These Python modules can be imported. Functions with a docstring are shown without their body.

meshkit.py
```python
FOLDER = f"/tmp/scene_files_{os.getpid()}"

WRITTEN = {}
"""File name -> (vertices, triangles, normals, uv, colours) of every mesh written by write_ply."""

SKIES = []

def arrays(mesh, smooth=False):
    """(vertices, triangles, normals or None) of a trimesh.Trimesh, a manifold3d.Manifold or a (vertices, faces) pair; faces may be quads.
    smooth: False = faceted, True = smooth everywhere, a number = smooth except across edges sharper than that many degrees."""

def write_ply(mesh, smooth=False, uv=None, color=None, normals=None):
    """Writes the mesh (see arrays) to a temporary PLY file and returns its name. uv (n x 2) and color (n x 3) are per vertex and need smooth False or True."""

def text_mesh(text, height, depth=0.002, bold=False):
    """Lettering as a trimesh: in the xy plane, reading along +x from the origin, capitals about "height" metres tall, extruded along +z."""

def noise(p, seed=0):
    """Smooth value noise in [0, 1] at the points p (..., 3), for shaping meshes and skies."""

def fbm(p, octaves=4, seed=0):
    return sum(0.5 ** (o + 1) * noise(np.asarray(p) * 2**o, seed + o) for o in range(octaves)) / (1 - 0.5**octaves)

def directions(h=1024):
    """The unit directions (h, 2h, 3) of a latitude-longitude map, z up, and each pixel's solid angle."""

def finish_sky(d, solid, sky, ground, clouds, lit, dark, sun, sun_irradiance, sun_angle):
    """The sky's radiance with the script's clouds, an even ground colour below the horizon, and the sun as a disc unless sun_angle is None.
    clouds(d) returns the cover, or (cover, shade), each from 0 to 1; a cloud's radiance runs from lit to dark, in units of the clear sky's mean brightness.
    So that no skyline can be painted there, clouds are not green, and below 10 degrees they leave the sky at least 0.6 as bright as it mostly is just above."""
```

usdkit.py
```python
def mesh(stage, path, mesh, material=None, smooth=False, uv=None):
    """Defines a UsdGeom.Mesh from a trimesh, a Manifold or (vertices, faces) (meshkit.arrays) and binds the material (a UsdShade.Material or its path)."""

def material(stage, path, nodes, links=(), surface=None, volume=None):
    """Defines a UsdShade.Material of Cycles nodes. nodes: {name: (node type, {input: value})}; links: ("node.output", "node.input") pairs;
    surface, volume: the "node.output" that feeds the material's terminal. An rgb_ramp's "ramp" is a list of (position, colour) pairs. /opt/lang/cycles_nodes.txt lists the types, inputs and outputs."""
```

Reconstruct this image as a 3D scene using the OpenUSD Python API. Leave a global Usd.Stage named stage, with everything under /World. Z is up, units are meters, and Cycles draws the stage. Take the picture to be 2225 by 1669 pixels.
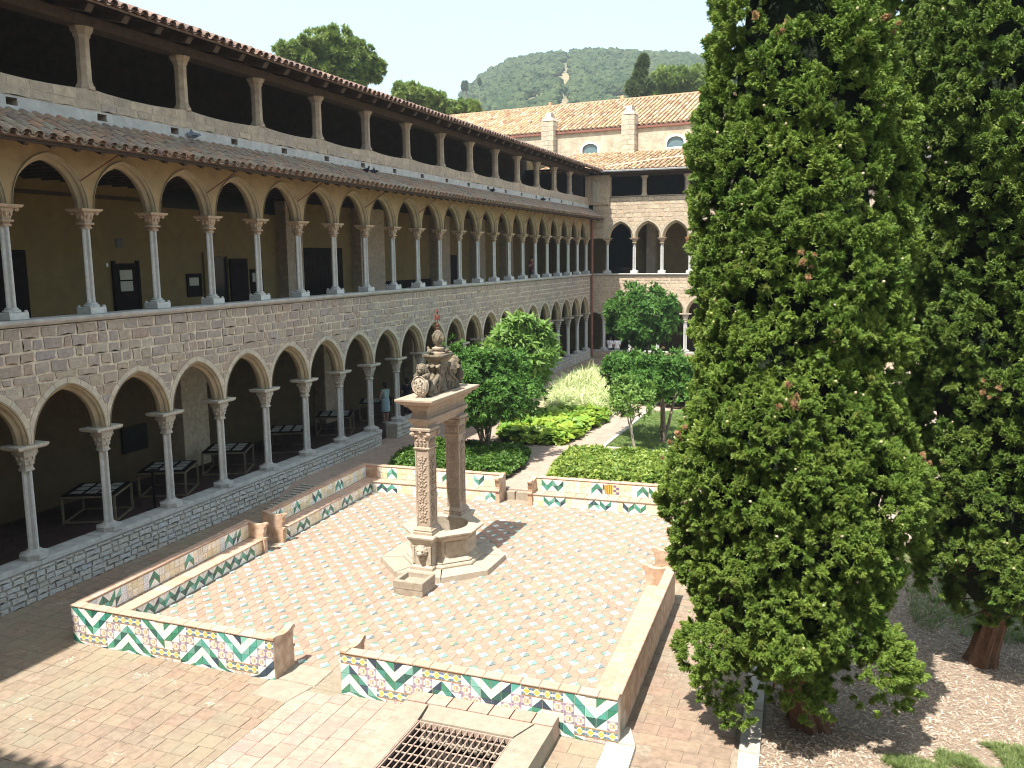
import math, random
import numpy as np, trimesh, usdkit, meshkit
from shapely.geometry import Polygon, box as sbox, Point
from shapely.ops import unary_union
from pxr import Usd, UsdGeom, UsdLux, UsdShade, Gf, Sdf, Vt
PI = math.pi
stage = Usd.Stage.CreateInMemory()
UsdGeom.SetStageUpAxis(stage, 'Z'); UsdGeom.SetStageMetersPerUnit(stage, 1.0)
UsdGeom.Xform.Define(stage, '/World'); UsdGeom.Scope.Define(stage, '/World/Looks')

# ------------------------------------------------------------------ camera, sky, sun, exposure
EXPOSURE = 2.45
SKY_STRENGTH = 0.06
SUN_INTENSITY = 0.52
HAZE = 0.0003
CAM = np.array([15.4928, -12.8557, 6.93]); CAM_PITCH, CAM_ROLL, CAM_YAW = 0.14469, -0.01062, -0.36031
fwd = np.array([math.sin(CAM_YAW)*math.cos(CAM_PITCH), math.cos(CAM_YAW)*math.cos(CAM_PITCH), -math.sin(CAM_PITCH)])
rt = np.array([math.cos(CAM_YAW), -math.sin(CAM_YAW), 0]); upv = np.cross(rt, fwd)
r2 = rt*math.cos(CAM_ROLL)+upv*math.sin(CAM_ROLL); u2 = -rt*math.sin(CAM_ROLL)+upv*math.cos(CAM_ROLL)
cam = UsdGeom.Camera.Define(stage, '/World/camera')
cam.CreateHorizontalApertureAttr(36.0); cam.CreateVerticalApertureAttr(27.0); cam.CreateFocalLengthAttr(36*1900.2/2225)
cam.CreateClippingRangeAttr(Gf.Vec2f(0.05, 20000)); cam.CreateExposureAttr(EXPOSURE)
cam.AddTransformOp().Set(Gf.Matrix4d(*r2, 0, *u2, 0, *(-fwd), 0, *CAM, 1))
SUN = np.array([-0.13, -0.485, 1.0]); SUN /= np.linalg.norm(SUN)
sun = UsdLux.DistantLight.Define(stage, '/World/sun')
sun.CreateIntensityAttr(SUN_INTENSITY); sun.CreateNormalizeAttr(True); sun.CreateAngleAttr(0.53); sun.CreateColorAttr(Gf.Vec3f(1.0, 0.95, 0.87))
_sx = np.cross([0, 1.0, 0], SUN); _sx /= np.linalg.norm(_sx); _sy = np.cross(SUN, _sx)
sun.AddTransformOp().Set(Gf.Matrix4d(*_sx, 0, *_sy, 0, *SUN, 0, 0, 0, 50, 1))
usdkit.material(stage, '/World/Looks/sky_look', {
    'sky': ('sky_texture', {'sky_type': 'single_scattering', 'sun_disc': False, 'sun_elevation': math.asin(SUN[2]), 'sun_rotation': math.atan2(SUN[0], SUN[1]), 'altitude': 100.0, 'air_density': 1.0, 'aerosol_density': 4.0, 'ozone_density': 1.0}),
    'tc': ('texture_coordinate', {}), 'n': ('noise_texture', {'scale': 1.6, 'detail': 4.0, 'roughness': 0.5}), 'mr': ('map_range', {'from_min': 0.3, 'from_max': 0.7, 'to_min': 0.48, 'to_max': 0.66}), 'mx': ('mix_color', {'b': (2.85, 3.75, 4.0)}),
    'bg': ('background_shader', {'strength': SKY_STRENGTH})}, [('tc.generated', 'n.vector'), ('n.fac', 'mr.value'), ('mr.result', 'mx.fac'), ('sky.color', 'mx.a'), ('mx.result', 'bg.color')], surface='bg.background')   # a thin even veil of summer haze cloud over the clear sky
dome = UsdLux.DomeLight.Define(stage, '/World/sky'); dome.CreateIntensityAttr(1.0)
UsdShade.MaterialBindingAPI.Apply(dome.GetPrim()).Bind(UsdShade.Material.Get(stage, '/World/Looks/sky_look'))
dome.GetPrim().SetCustomDataByKey('kind', 'structure')

# ------------------------------------------------------------------ helpers: prims
_used = {}
def numbered(path):
    n = _used.get(path, 0); _used[path] = n+1
    return path if n == 0 else '%s_%03d' % (path, n)
def P(o): return str(o.GetPath()) if o is not None else '/World'
def tag(o, label=None, cat=None, group=None, kind=None):
    p = o.GetPrim() if hasattr(o, 'GetPrim') else o
    for k, v in (('label', label), ('category', cat), ('group', group), ('kind', kind)):
        if v: p.SetCustomDataByKey(k, v)
    return p
def thing(name, label, cat, loc=(0, 0, 0), rotz=0, group=None, scale=None):
    x = UsdGeom.Xform.Define(stage, numbered('/World/'+name)); x.AddTranslateOp().Set(Gf.Vec3d(*map(float, loc)))
    if rotz: x.AddRotateZOp().Set(math.degrees(rotz))
    if scale: x.AddScaleOp().Set(Gf.Vec3f(scale, scale, scale))
    return tag(x, label, cat, group)
def part(name, parent, loc=None, rotz=0):
    x = UsdGeom.Xform.Define(stage, numbered(P(parent)+'/'+name))
    if loc is not None: x.AddTranslateOp().Set(Gf.Vec3d(*map(float, loc)))
    if rotz: x.AddRotateZOp().Set(math.degrees(rotz))
    return x.GetPrim()
def dup(root, loc, rotz, label, group=None):
    was = root.GetCustomData()
    r = thing(root.GetName(), label, was['category'], loc, rotz, group or was.get('group'))
    r.GetReferences().AddInternalReference(root.GetPath()); r.SetInstanceable(True)
    return r
LOOK = {}
rng = np.random.default_rng(7)
def _split_smooth(V, F, ang):
    n = np.cross(V[F[:, 1]]-V[F[:, 0]], V[F[:, 2]]-V[F[:, 0]]); a = np.linalg.norm(n, axis=1, keepdims=True); fn = n/np.maximum(a, 1e-20)
    Vr = np.round(V, 5); _, inv = np.unique(Vr, axis=0, return_inverse=True); inv = inv.ravel()
    corner = inv[F].ravel(); face = np.repeat(np.arange(len(F)), 3); order = np.argsort(corner, kind='stable')
    cs, fs = corner[order], face[order]; N = np.zeros((len(F)*3, 3)); start = np.r_[0, np.nonzero(np.diff(cs))[0]+1, len(cs)]
    c = math.cos(math.radians(ang))
    for i in range(len(start)-1):
        f = fs[start[i]:start[i+1]]; d = fn[f] @ fn[f].T > c
        N[order[start[i]:start[i+1]]] = d @ n[f]
    N /= np.maximum(np.linalg.norm(N, axis=1, keepdims=True), 1e-20)
    return N
def mesh(name, VF, mat, parent=None, smooth=0, col=None, kind=None):
    V, F = VF[0], VF[1]
    if col is None and len(VF) > 2: col = VF[2]
    V = np.asarray(V, float); F = np.asarray(F, int)
    m = UsdGeom.Mesh.Define(stage, numbered(P(parent)+'/'+name))
    m.CreatePointsAttr(Vt.Vec3fArray.FromNumpy(V.astype(np.float32)))
    m.CreateFaceVertexCountsAttr(Vt.IntArray.FromNumpy(np.full(len(F), 3, np.int32)))
    m.CreateFaceVertexIndicesAttr(Vt.IntArray.FromNumpy(F.astype(np.int32).ravel()))
    m.CreateSubdivisionSchemeAttr('none')
    if smooth:
        N = _split_smooth(V, F, smooth)
        m.CreateNormalsAttr(Vt.Vec3fArray.FromNumpy(N.astype(np.float32))); m.SetNormalsInterpolation('faceVarying')
    if col is not None:
        pv = UsdGeom.PrimvarsAPI(m).CreatePrimvar('tint', Sdf.ValueTypeNames.Color3fArray, 'vertex'); pv.Set(Vt.Vec3fArray.FromNumpy(np.asarray(col, np.float32)))
    UsdShade.MaterialBindingAPI.Apply(m.GetPrim()).Bind(LOOK[mat])
    if kind: m.GetPrim().SetCustomDataByKey('kind', kind)
    return m.GetPrim()
def pieces(name, polys, mat, parent, limit=300, key=None, rest=None):
    """polys: list of (V,F[,C]); the first `limit` (sorted by key) become prims of their own, the rest one joined part."""
    if key is not None: polys = sorted(polys, key=key)
    for p in polys[:limit]:
        mesh(name, p, mat if isinstance(mat, str) else mat(), parent)
    if len(polys) > limit:
        b = MB()
        for p in polys[limit:]: b.add(p[0], p[1], p[2] if len(p) > 2 else rng.random())
        mesh(rest or name+'_field', b.vf(), mat if isinstance(mat, str) else mat(), parent, kind='stuff')
def near(p): return float(np.linalg.norm(np.mean(p[0], 0)-CAM))
# ------------------------------------------------------------------ helpers: geometry
QUAD = lambda q: np.vstack([np.asarray(q)[:, [0, 1, 2]], np.asarray(q)[:, [0, 2, 3]]])
BOXF = QUAD([[0, 1, 3, 2], [4, 6, 7, 5], [0, 4, 5, 1], [2, 3, 7, 6], [0, 2, 6, 4], [1, 5, 7, 3]])
class MB:
    def __init__(s): s.V, s.F, s.C, s.n = [], [], [], 0
    def add(s, V, F, C=None):
        V = np.asarray(V, float); s.V.append(V); s.F.append(np.asarray(F, int)+s.n); s.n += len(V)
        s.C.append(np.zeros((len(V), 3))+(C if C is not None else 0.0)); s.has = getattr(s, 'has', False) or C is not None
        return s
    def box(s, a, b, C=None, R=None, o=None):
        a, b = np.asarray(a, float), np.asarray(b, float)
        V = np.array([[(a, b)[(i >> 2) & 1][0], (a, b)[(i >> 1) & 1][1], (a, b)[i & 1][2]] for i in range(8)])
        if R is not None: V = V @ np.asarray(R).T
        if o is not None: V = V+np.asarray(o)
        return s.add(V, BOXF, C)
    def bbox(s, a, b, ch=0.01):
        a, b = np.asarray(a, float), np.asarray(b, float); c = (a+b)/2; h = np.abs(b-a)/2; ch = min(ch, *(h*0.8))
        s.rectloft([(-h[2], h[0]-ch, h[1]-ch), (-h[2]+ch, h[0], h[1]), (h[2]-ch, h[0], h[1]), (h[2], h[0]-ch, h[1]-ch)], c)
        return s
    def loft(s, rings, cap=True, close=True, C=None):
        rings = np.asarray(rings, float); m, n = rings.shape[:2]
        i, j = np.meshgrid(np.arange(m-1), np.arange(n if close else n-1), indexing='ij'); k = (j+1) % n
        F = QUAD(np.stack([i*n+j, i*n+k, (i+1)*n+k, (i+1)*n+j], -1).reshape(-1, 4))
        if cap:
            t = np.arange(1, n-1); F = np.vstack([F, np.stack([0*t, t+1, t], 1), (m-1)*n+np.stack([0*t, t, t+1], 1)])
        return s.add(rings.reshape(-1, 3), F, C)
    def lathe(s, prof, n=16, c=(0, 0, 0), phase=0, lobes=0, amp=0, cap=True, C=None, sq=0):
        a = np.arange(n)*2*PI/n+phase; k = 1+amp*np.cos(lobes*a) if lobes else np.ones(n)
        if sq: k = k*(1-sq+sq/np.maximum(np.abs(np.cos(a)), np.abs(np.sin(a))))
        return s.loft([np.stack([r*k*np.cos(a)+c[0], r*k*np.sin(a)+c[1], np.full(n, z+c[2])], 1) for r, z in prof], cap=cap, C=C)
    def rectloft(s, lv, c=(0, 0, 0), C=None):
        q = np.array([[-1, -1], [1, -1], [1, 1], [-1, 1]])
        return s.loft([np.column_stack([q*[l[1], l[2]]+np.array(c[:2]), np.full(4, l[0]+c[2])]) for l in lv], C=C)
    def tube(s, p, r, n=8, cap=True, C=None):
        p = np.asarray(p, float); r = np.broadcast_to(r, (len(p),)); t = np.gradient(p, axis=0); t /= np.linalg.norm(t, axis=1, keepdims=True)+1e-12
        a = np.cross(t, np.where(np.abs(t[:, 2:]) < 0.9, [0, 0, 1.0], [1.0, 0, 0])); a /= np.linalg.norm(a, axis=1, keepdims=True)+1e-12; b = np.cross(t, a); g = np.arange(n)*2*PI/n
        return s.loft(p[:, None]+r[:, None, None]*(np.cos(g)[None, :, None]*a[:, None]+np.sin(g)[None, :, None]*b[:, None]), cap=cap, C=C)
    def ell(s, c, r, n=8, R=None, C=None):
        a = np.linspace(-PI/2, PI/2, n//2+2)[1:-1]; g = np.arange(n)*2*PI/n
        V = np.array([[math.cos(x)*math.cos(y), math.cos(x)*math.sin(y), math.sin(x)] for x in a for y in g]+[[0, 0, -1], [0, 0, 1]]); m = len(a)
        F = [[i*n+j, i*n+(j+1) % n, (i+1)*n+(j+1) % n, (i+1)*n+j] for i in range(m-1) for j in range(n)]
        F = np.vstack([QUAD(F)] + [np.array([[m*n, (j+1) % n, j] for j in range(n)]), np.array([[m*n+1, (m-1)*n+j, (m-1)*n+(j+1) % n] for j in range(n)])])
        V = V*np.asarray(r)
        if R is not None: V = V @ np.asarray(R).T
        return s.add(V+np.asarray(c), F, C)
    def plate(s, poly, z0, z1, inset=0.0, fr=None, C=None):
        """convex polygon (N,2) raised from z0 to z1 with the top inset; fr maps (N,3)->(N,3)"""
        p = np.asarray(poly, float); n = len(p); c = p.mean(0); d = np.linalg.norm(p-c, axis=1, keepdims=True); top = c+(p-c)*np.maximum(1-inset*1.4/np.maximum(d, 1e-6), 0.2)
        V = np.vstack([np.column_stack([p, np.full(n, z0)]), np.column_stack([top, np.full(n, z1)])])
        i = np.arange(n); k = (i+1) % n; t = np.arange(1, n-1)
        F = np.vstack([np.stack([i, k, k+n], 1), np.stack([i, k+n, i+n], 1), n+np.stack([0*t, t, t+1], 1)])
        return s.add(fr(V) if fr else V, F, C)
    def extr(s, poly, z0, z1, fr=None, C=None):
        for g in getattr(poly, 'geoms', [poly]):
            if g.is_empty or g.area < 1e-5 or g.geom_type != 'Polygon': continue
            m = trimesh.creation.extrude_polygon(g, z1-z0, engine='earcut'); V = np.array(m.vertices); V[:, 2] += z0
            s.add(fr(V) if fr else V, np.array(m.faces), C)
        return s
    def vf(s, fr=None):
        V = np.vstack(s.V); F = np.vstack(s.F)
        if fr: V = fr(V)
        return (V, F, np.vstack(s.C)) if getattr(s, 'has', False) else (V, F)
def plate(poly, z0, z1, inset=0.0, fr=None, C=None):
    b = MB(); b.plate(poly, z0, z1, inset, fr, C); return b.vf()
def rotz(a): c, s = math.cos(a), math.sin(a); return np.array([[c, -s, 0], [s, c, 0], [0, 0, 1]])
def basis(z, roll=0.0):
    z = np.asarray(z, float); z = z/np.linalg.norm(z); x = np.cross([0, 0, 1.0] if abs(z[2]) < 0.95 else [1.0, 0, 0], z); x /= np.linalg.norm(x); y = np.cross(z, x)
    c, s = math.cos(roll), math.sin(roll); return np.stack([c*x+s*y, -s*x+c*y, z], 1)
def quats(z, roll):
    """unit quaternions (w,x,y,z) turning +z into each z with a roll"""
    z = z/np.linalg.norm(z, axis=1, keepdims=True); ref = np.where(np.abs(z[:, 2:]) < 0.95, [0, 0, 1.0], [1.0, 0, 0]); x = np.cross(ref, z); x /= np.linalg.norm(x, axis=1, keepdims=True); y = np.cross(z, x)
    c, s = np.cos(roll)[:, None], np.sin(roll)[:, None]; X, Y = c*x+s*y, -s*x+c*y
    from scipy.spatial.transform import Rotation
    q = Rotation.from_matrix(np.stack([X, Y, z], 2)).as_quat(); return q[:, [3, 0, 1, 2]]
def scatter(name, protos, mat, parent, pos, q, sc, idx, kind='stuff'):
    """a PointInstancer; protos: list of (V,F)"""
    pi = UsdGeom.PointInstancer.Define(stage, numbered(P(parent)+'/'+name)); rel = pi.CreatePrototypesRel()
    for i, p in enumerate(protos):
        m = mesh('piece', p, mat if isinstance(mat, str) else mat[i], pi.GetPrim()); rel.AddTarget(m.GetPath())
    pi.CreatePositionsAttr(Vt.Vec3fArray.FromNumpy(np.asarray(pos, np.float32)))
    pi.CreateOrientationsAttr(Vt.QuathArray([Gf.Quath(float(a), float(b), float(c), float(d)) for a, b, c, d in q]))
    s = np.asarray(sc, np.float32); s = np.repeat(s[:, None], 3, 1) if s.ndim == 1 else s
    pi.CreateScalesAttr(Vt.Vec3fArray.FromNumpy(s)); pi.CreateProtoIndicesAttr(Vt.IntArray.FromNumpy(np.asarray(idx, np.int32)))
    if kind: pi.GetPrim().SetCustomDataByKey('kind', kind)
    return pi.GetPrim()

# ------------------------------------------------------------------ materials
def mat(name, cols, scale=6.0, rough=0.85, bump=0.3, bscale=30.0, bdist=0.01, spread=0.6, stain=None, stscale=0.7, stamt=0.5, spec=0.3, attr=False, island=True, speck=None, det=6.0):
    """cols: list of colours chosen at random per piece, modulated by noise; stain: colour blended in by large-scale noise"""
    N = {'g': ('geometry', {}), 'oi': ('object_info', {}), 'n1': ('noise_texture', {'scale': scale, 'detail': det, 'roughness': 0.65}),
         'n2': ('noise_texture', {'scale': bscale, 'detail': 6.0, 'roughness': 0.6}), 'p': ('principled_bsdf', {'roughness': rough, 'specular_ior_level': spec}),
         'b': ('bump', {'strength': bump, 'distance': bdist}), 'mr': ('map_range', {'from_min': 0.25, 'from_max': 0.75, 'to_min': 1-spread*0.6, 'to_max': 1+spread*0.6}),
         'mul': ('mix_color', {'blend_type': 'multiply', 'fac': 1.0})}
    L = [('g.position', 'n1.vector'), ('g.position', 'n2.vector'), ('n2.fac', 'b.height'), ('b.normal', 'p.normal'), ('n1.fac', 'mr.value'), ('mr.result', 'mul.b')]
    if attr:
        N['at'] = ('attribute', {'attribute': 'tint'}); L.append(('at.color', 'mul.a'))
    elif len(cols) == 1:
        N['mul'][1]['a'] = cols[0]
    else:
        N['ad'] = ('math', {'math_type': 'add'}); N['fr'] = ('math', {'math_type': 'fraction'}); N['rr'] = ('rgb_ramp', {'ramp': [(i/(len(cols)-1), c) for i, c in enumerate(cols)]})
        N['tn'] = ('attribute', {'attribute': 'tint'}); L += [('tn.fac', 'ad.value1'), ('oi.random', 'ad.value2'), ('ad.value', 'fr.value1'), ('fr.value', 'rr.fac'), ('rr.color', 'mul.a')]
    out = 'mul.result'
    if stain is not None:
        N['n3'] = ('noise_texture', {'scale': stscale, 'detail': 8.0, 'roughness': 0.7}); N['sr'] = ('map_range', {'from_min': 0.45, 'from_max': 0.72, 'to_min': 0.0, 'to_max': stamt, 'clamp': True}); N['sm'] = ('mix_color', {'b': stain})
        L += [('g.position', 'n3.vector'), ('n3.fac', 'sr.value'), ('sr.result', 'sm.fac'), (out, 'sm.a')]; out = 'sm.result'
    if speck is not None:                                           # small blotches (lichen, lime): colour, scale, threshold
        N['n4'] = ('noise_texture', {'scale': speck[1], 'detail': 3.0, 'roughness': 0.7}); N['n5'] = ('noise_texture', {'scale': speck[1]*.07, 'detail': 2.0}); N['ms'] = ('math', {'math_type': 'multiply'}); N['s4'] = ('map_range', {'from_min': speck[2], 'from_max': speck[2]+.035, 'to_min': 0.0, 'to_max': .85, 'clamp': True}); N['m4'] = ('mix_color', {'b': speck[0]})
        L += [('g.position', 'n4.vector'), ('g.position', 'n5.vector'), ('n4.fac', 'ms.value1'), ('n5.fac', 'ms.value2'), ('ms.value', 's4.value'), ('s4.result', 'm4.fac'), (out, 'm4.a')]; out = 'm4.result'
    L.append((out, 'p.base_color'))
    LOOK[name] = usdkit.material(stage, '/World/Looks/'+name, N, L, surface='p.BSDF')
def leafmat(name, c1, c2, trans=0.35, rough=0.45, spec=0.35, nscale=1.5, tip=None):
    N = {'g': ('geometry', {}), 'oi': ('object_info', {}), 'n1': ('noise_texture', {'scale': nscale, 'detail': 3.0}), 'ad': ('math', {'math_type': 'add'}), 'hf': ('map_range', {'from_min': 0.35, 'from_max': 1.25, 'to_min': 0.0, 'to_max': 1.0, 'clamp': True}),
         'om': ('math', {'math_type': 'multiply', 'value2': 0.6}), 'rr': ('rgb_ramp', {'ramp': [(0, c1), (1, c2)]}), 'p': ('principled_bsdf', {'roughness': rough, 'specular_ior_level': spec}), 't': ('translucent_bsdf', {}), 'm': ('mix_closure', {'fac': trans})}
    L = [('g.position', 'n1.vector'), ('oi.random', 'om.value1'), ('n1.fac', 'ad.value1'), ('om.value', 'ad.value2'), ('ad.value', 'hf.value'), ('hf.result', 'rr.fac'), ('rr.color', 'p.base_color'), ('rr.color', 't.color'), ('p.BSDF', 'm.closure1'), ('t.BSDF', 'm.closure2')]
    LOOK[name] = usdkit.material(stage, '/World/Looks/'+name, N, L, surface='m.closure')
def plainmat(name, c, rough=0.6, metallic=0.0, spec=0.4):
    LOOK[name] = usdkit.material(stage, '/World/Looks/'+name, {'p': ('principled_bsdf', {'base_color': c, 'roughness': rough, 'metallic': metallic, 'specular_ior_level': spec})}, [], surface='p.BSDF')
mat('wall_stone', [(0.281,0.236,0.191), (0.249,0.210,0.181), (0.307,0.252,0.196), (0.265,0.226,0.206), (0.318,0.268,0.196), (0.286,0.215,0.167), (0.350,0.310,0.245)], scale=9, bump=.6, bscale=25, bdist=.02, spread=.5, stain=(.25,.15,.115), stscale=.45, stamt=.45)
mat('mortar', [(.50,.42,.32)], scale=12, bump=.6, bscale=40, bdist=.012, stain=(.26,.16,.11), stscale=.5, stamt=.4)
mat('arch_stone', [(0.380,0.333,0.259), (0.414,0.356,0.270), (0.356,0.316,0.253)], scale=5, bump=.25, bscale=40, spread=.35)
mat('arch_mould', [(.31,.25,.155)], scale=4, bump=.25, bscale=30, spread=.4, stain=(.24,.16,.10), stscale=2.5, stamt=.45)
mat('plaster', [(.28,.195,.095)], scale=3, bump=.35, bscale=18, spread=.35, stain=(.20,.14,.08), stscale=1.2, stamt=.5)
mat('column_stone', [(.44,.44,.42), (.40,.41,.40), (.47,.46,.43)], scale=10, rough=.75, bump=.2, bscale=60, spread=.35, stain=(.36,.33,.24), stscale=3, stamt=.5)
mat('capital_brown', [(.34,.25,.17), (.38,.29,.20)], scale=14, bump=.5, bscale=45, bdist=.012, spread=.5)
mat('capital_grey', [(.36,.33,.27), (.40,.37,.31)], scale=14, bump=.5, bscale=45, bdist=.012, spread=.5)
mat('rubble', [(0.342,0.330,0.309), (0.427,0.413,0.386), (0.376,0.347,0.294), (0.462,0.438,0.386), (0.393,0.404,0.402)], scale=12, bump=.8, bscale=22, bdist=.025, spread=.5)
mat('rubble_joint', [(0.332,0.300,0.250)], scale=14, bump=.8, bscale=30, bdist=.02)
mat('coping_stone', [(0.380,0.368,0.339), (0.345,0.339,0.322)], scale=5, bump=.4, bscale=25, bdist=.015, spread=.4)
mat('attic_stone', [(0.389,0.304,0.215), (0.335,0.268,0.200), (0.421,0.331,0.235), (0.324,0.263,0.215)], scale=5, bump=.5, bscale=20, bdist=.02, spread=.5, stain=(.22,.18,.15), stscale=1.0, stamt=.5)
mat('attic_mortar', [(0.361,0.298,0.230)], scale=4, bump=.6, bscale=18, bdist=.02, spread=.5)
mat('grey_render', [(.40,.385,.355)], scale=4, bump=.4, bscale=20, bdist=.015, spread=.4, stain=(.25,.235,.21), stscale=1.5, stamt=.5)
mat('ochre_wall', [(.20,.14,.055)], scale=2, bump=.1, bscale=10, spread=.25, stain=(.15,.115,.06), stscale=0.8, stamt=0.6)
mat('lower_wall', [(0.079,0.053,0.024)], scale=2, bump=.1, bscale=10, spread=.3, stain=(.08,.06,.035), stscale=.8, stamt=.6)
mat('old_wood', [(.055,.038,.028), (.075,.052,.036)], scale=8, bump=.3, bscale=40, spread=.5)
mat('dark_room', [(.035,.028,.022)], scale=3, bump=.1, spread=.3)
mat('brown_tile', [(.26,.16,.11), (.33,.21,.14), (.20,.155,.13), (.30,.225,.16), (.24,.19,.16), (.35,.20,.125), (.29,.265,.20)], scale=8, bump=.4, bscale=35, spread=.6, stain=(.32,.30,.22), stscale=3.0, stamt=.6)
mat('eave_tile', [(.15,.095,.075), (.19,.12,.09), (.12,.085,.075), (.21,.14,.105)], scale=8, bump=.4, bscale=35, spread=.6)
mat('orange_tile', [(.40,.255,.14), (.46,.31,.19), (.34,.19,.10), (.54,.43,.29), (.42,.28,.165), (.24,.145,.09), (.50,.36,.18)], scale=5, bump=.3, bscale=30, spread=.5)
mat('roof_bed', [(.16,.10,.07)], scale=6, bump=.3)
mat('pale_stone_wall', [(.42,.355,.265)], scale=2.2, bump=.7, bscale=6, bdist=.05, spread=.6, stain=(.36,.28,.21), stscale=1.0, stamt=.6)
mat('buttress_stone', [(.42,.355,.265), (.38,.32,.245), (.46,.39,.29)], scale=4, bump=.5, bscale=15, bdist=.02, spread=.4)
mat('far_stone', [(0.408,0.323,0.230), (0.468,0.378,0.270), (0.360,0.287,0.207), (0.432,0.329,0.224)], scale=7, bump=.5, bscale=25, bdist=.02, spread=.5)
mat('terracotta', [(0.336,0.202,0.146), (0.370,0.224,0.164), (0.311,0.189,0.141), (0.353,0.228,0.179), (0.302,0.194,0.150)], scale=7, rough=.8, bump=.2, bscale=40, bdist=.006, spread=.35, stain=(.31,.225,.165), stscale=.7, stamt=.85)
mat('paver', [(0.240,0.172,0.120), (0.216,0.160,0.116), (0.264,0.192,0.136), (0.212,0.168,0.124), (0.248,0.164,0.120), (0.232,0.188,0.140)], scale=8, bump=.3, bscale=30, bdist=.01, spread=.5, stain=(.25,.225,.155), stscale=0.35, stamt=0.95, speck=((.48,.43,.35), 26, .385))
mat('paver_pink', [(0.361,0.244,0.194), (0.387,0.275,0.216), (0.325,0.225,0.190), (0.370,0.230,0.176)], scale=8, bump=.3, bscale=30, bdist=.008, spread=.4, stain=(.30,.21,.18), stscale=1.1, stamt=.7, speck=((.50,.43,.38), 22, .40))
mat('grout', [(0.246,0.200,0.149)], scale=15, bump=.4, bscale=50, stain=(.24,.215,.15), stscale=0.35, stamt=0.8)
mat('path_brick', [(.31,.235,.19)], scale=5, bump=.35, bscale=30, bdist=.01, spread=.5, stain=(.33,.26,.20), stscale=.8, stamt=.7)
mat('bench_brick', [(0.423,0.279,0.197), (0.460,0.312,0.230), (0.386,0.251,0.178), (0.423,0.316,0.250)], scale=8, bump=.3, bscale=35, bdist=.008, spread=.35)
mat('bench_plaster', [(.40,.265,.175)], scale=6, bump=.4, bscale=25, bdist=.012, spread=.6, stain=(.55,.46,.37), stscale=3.0, stamt=.7)
mat('tile_grout', [(.62,.57,.47)], scale=20, bump=.2, bscale=60)
mat('glazed', None or [(.5,.5,.5)], attr=True, scale=7, rough=.22, bump=.08, bscale=30, spread=.28, spec=.5)
mat('fountain_stone', [(0.324,0.255,0.193)], scale=7, bump=.45, bscale=35, bdist=.012, spread=.45, stain=(.33,.265,.20), stscale=2.2, stamt=.75)
mat('fountain_pale', [(0.368,0.312,0.240)], scale=7, bump=.45, bscale=35, bdist=.012, spread=.45, stain=(.31,.275,.225), stscale=2.2, stamt=.7)
mat('slab_stone', [(0.342,0.293,0.228), (0.319,0.274,0.217), (0.365,0.312,0.247)], scale=6, bump=.4, bscale=30, bdist=.01, spread=.35)
mat('trough_stone', [(0.294,0.247,0.190)], scale=10, bump=.7, bscale=30, bdist=.02, spread=.5)
mat('crest_stone', [(0.109,0.092,0.068)], scale=9, bump=.6, bscale=35, bdist=.015, spread=.7, stain=(.34,.28,.18), stscale=4.0, stamt=.7)
mat('rust', [(.14,.045,.03)], scale=20, bump=.3, bscale=60)
mat('concrete', [(0.294,0.255,0.197)], scale=8, bump=.5, bscale=40, bdist=.012, spread=.45, stain=(.24,.205,.165), stscale=2.0, stamt=.75)
mat('grate_iron', [(0.345,0.255,0.203)], scale=25, rough=.6, bump=.2, bscale=60)
mat('shaft_wall', [(.07,.055,.045)], scale=8, bump=.4)
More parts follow.
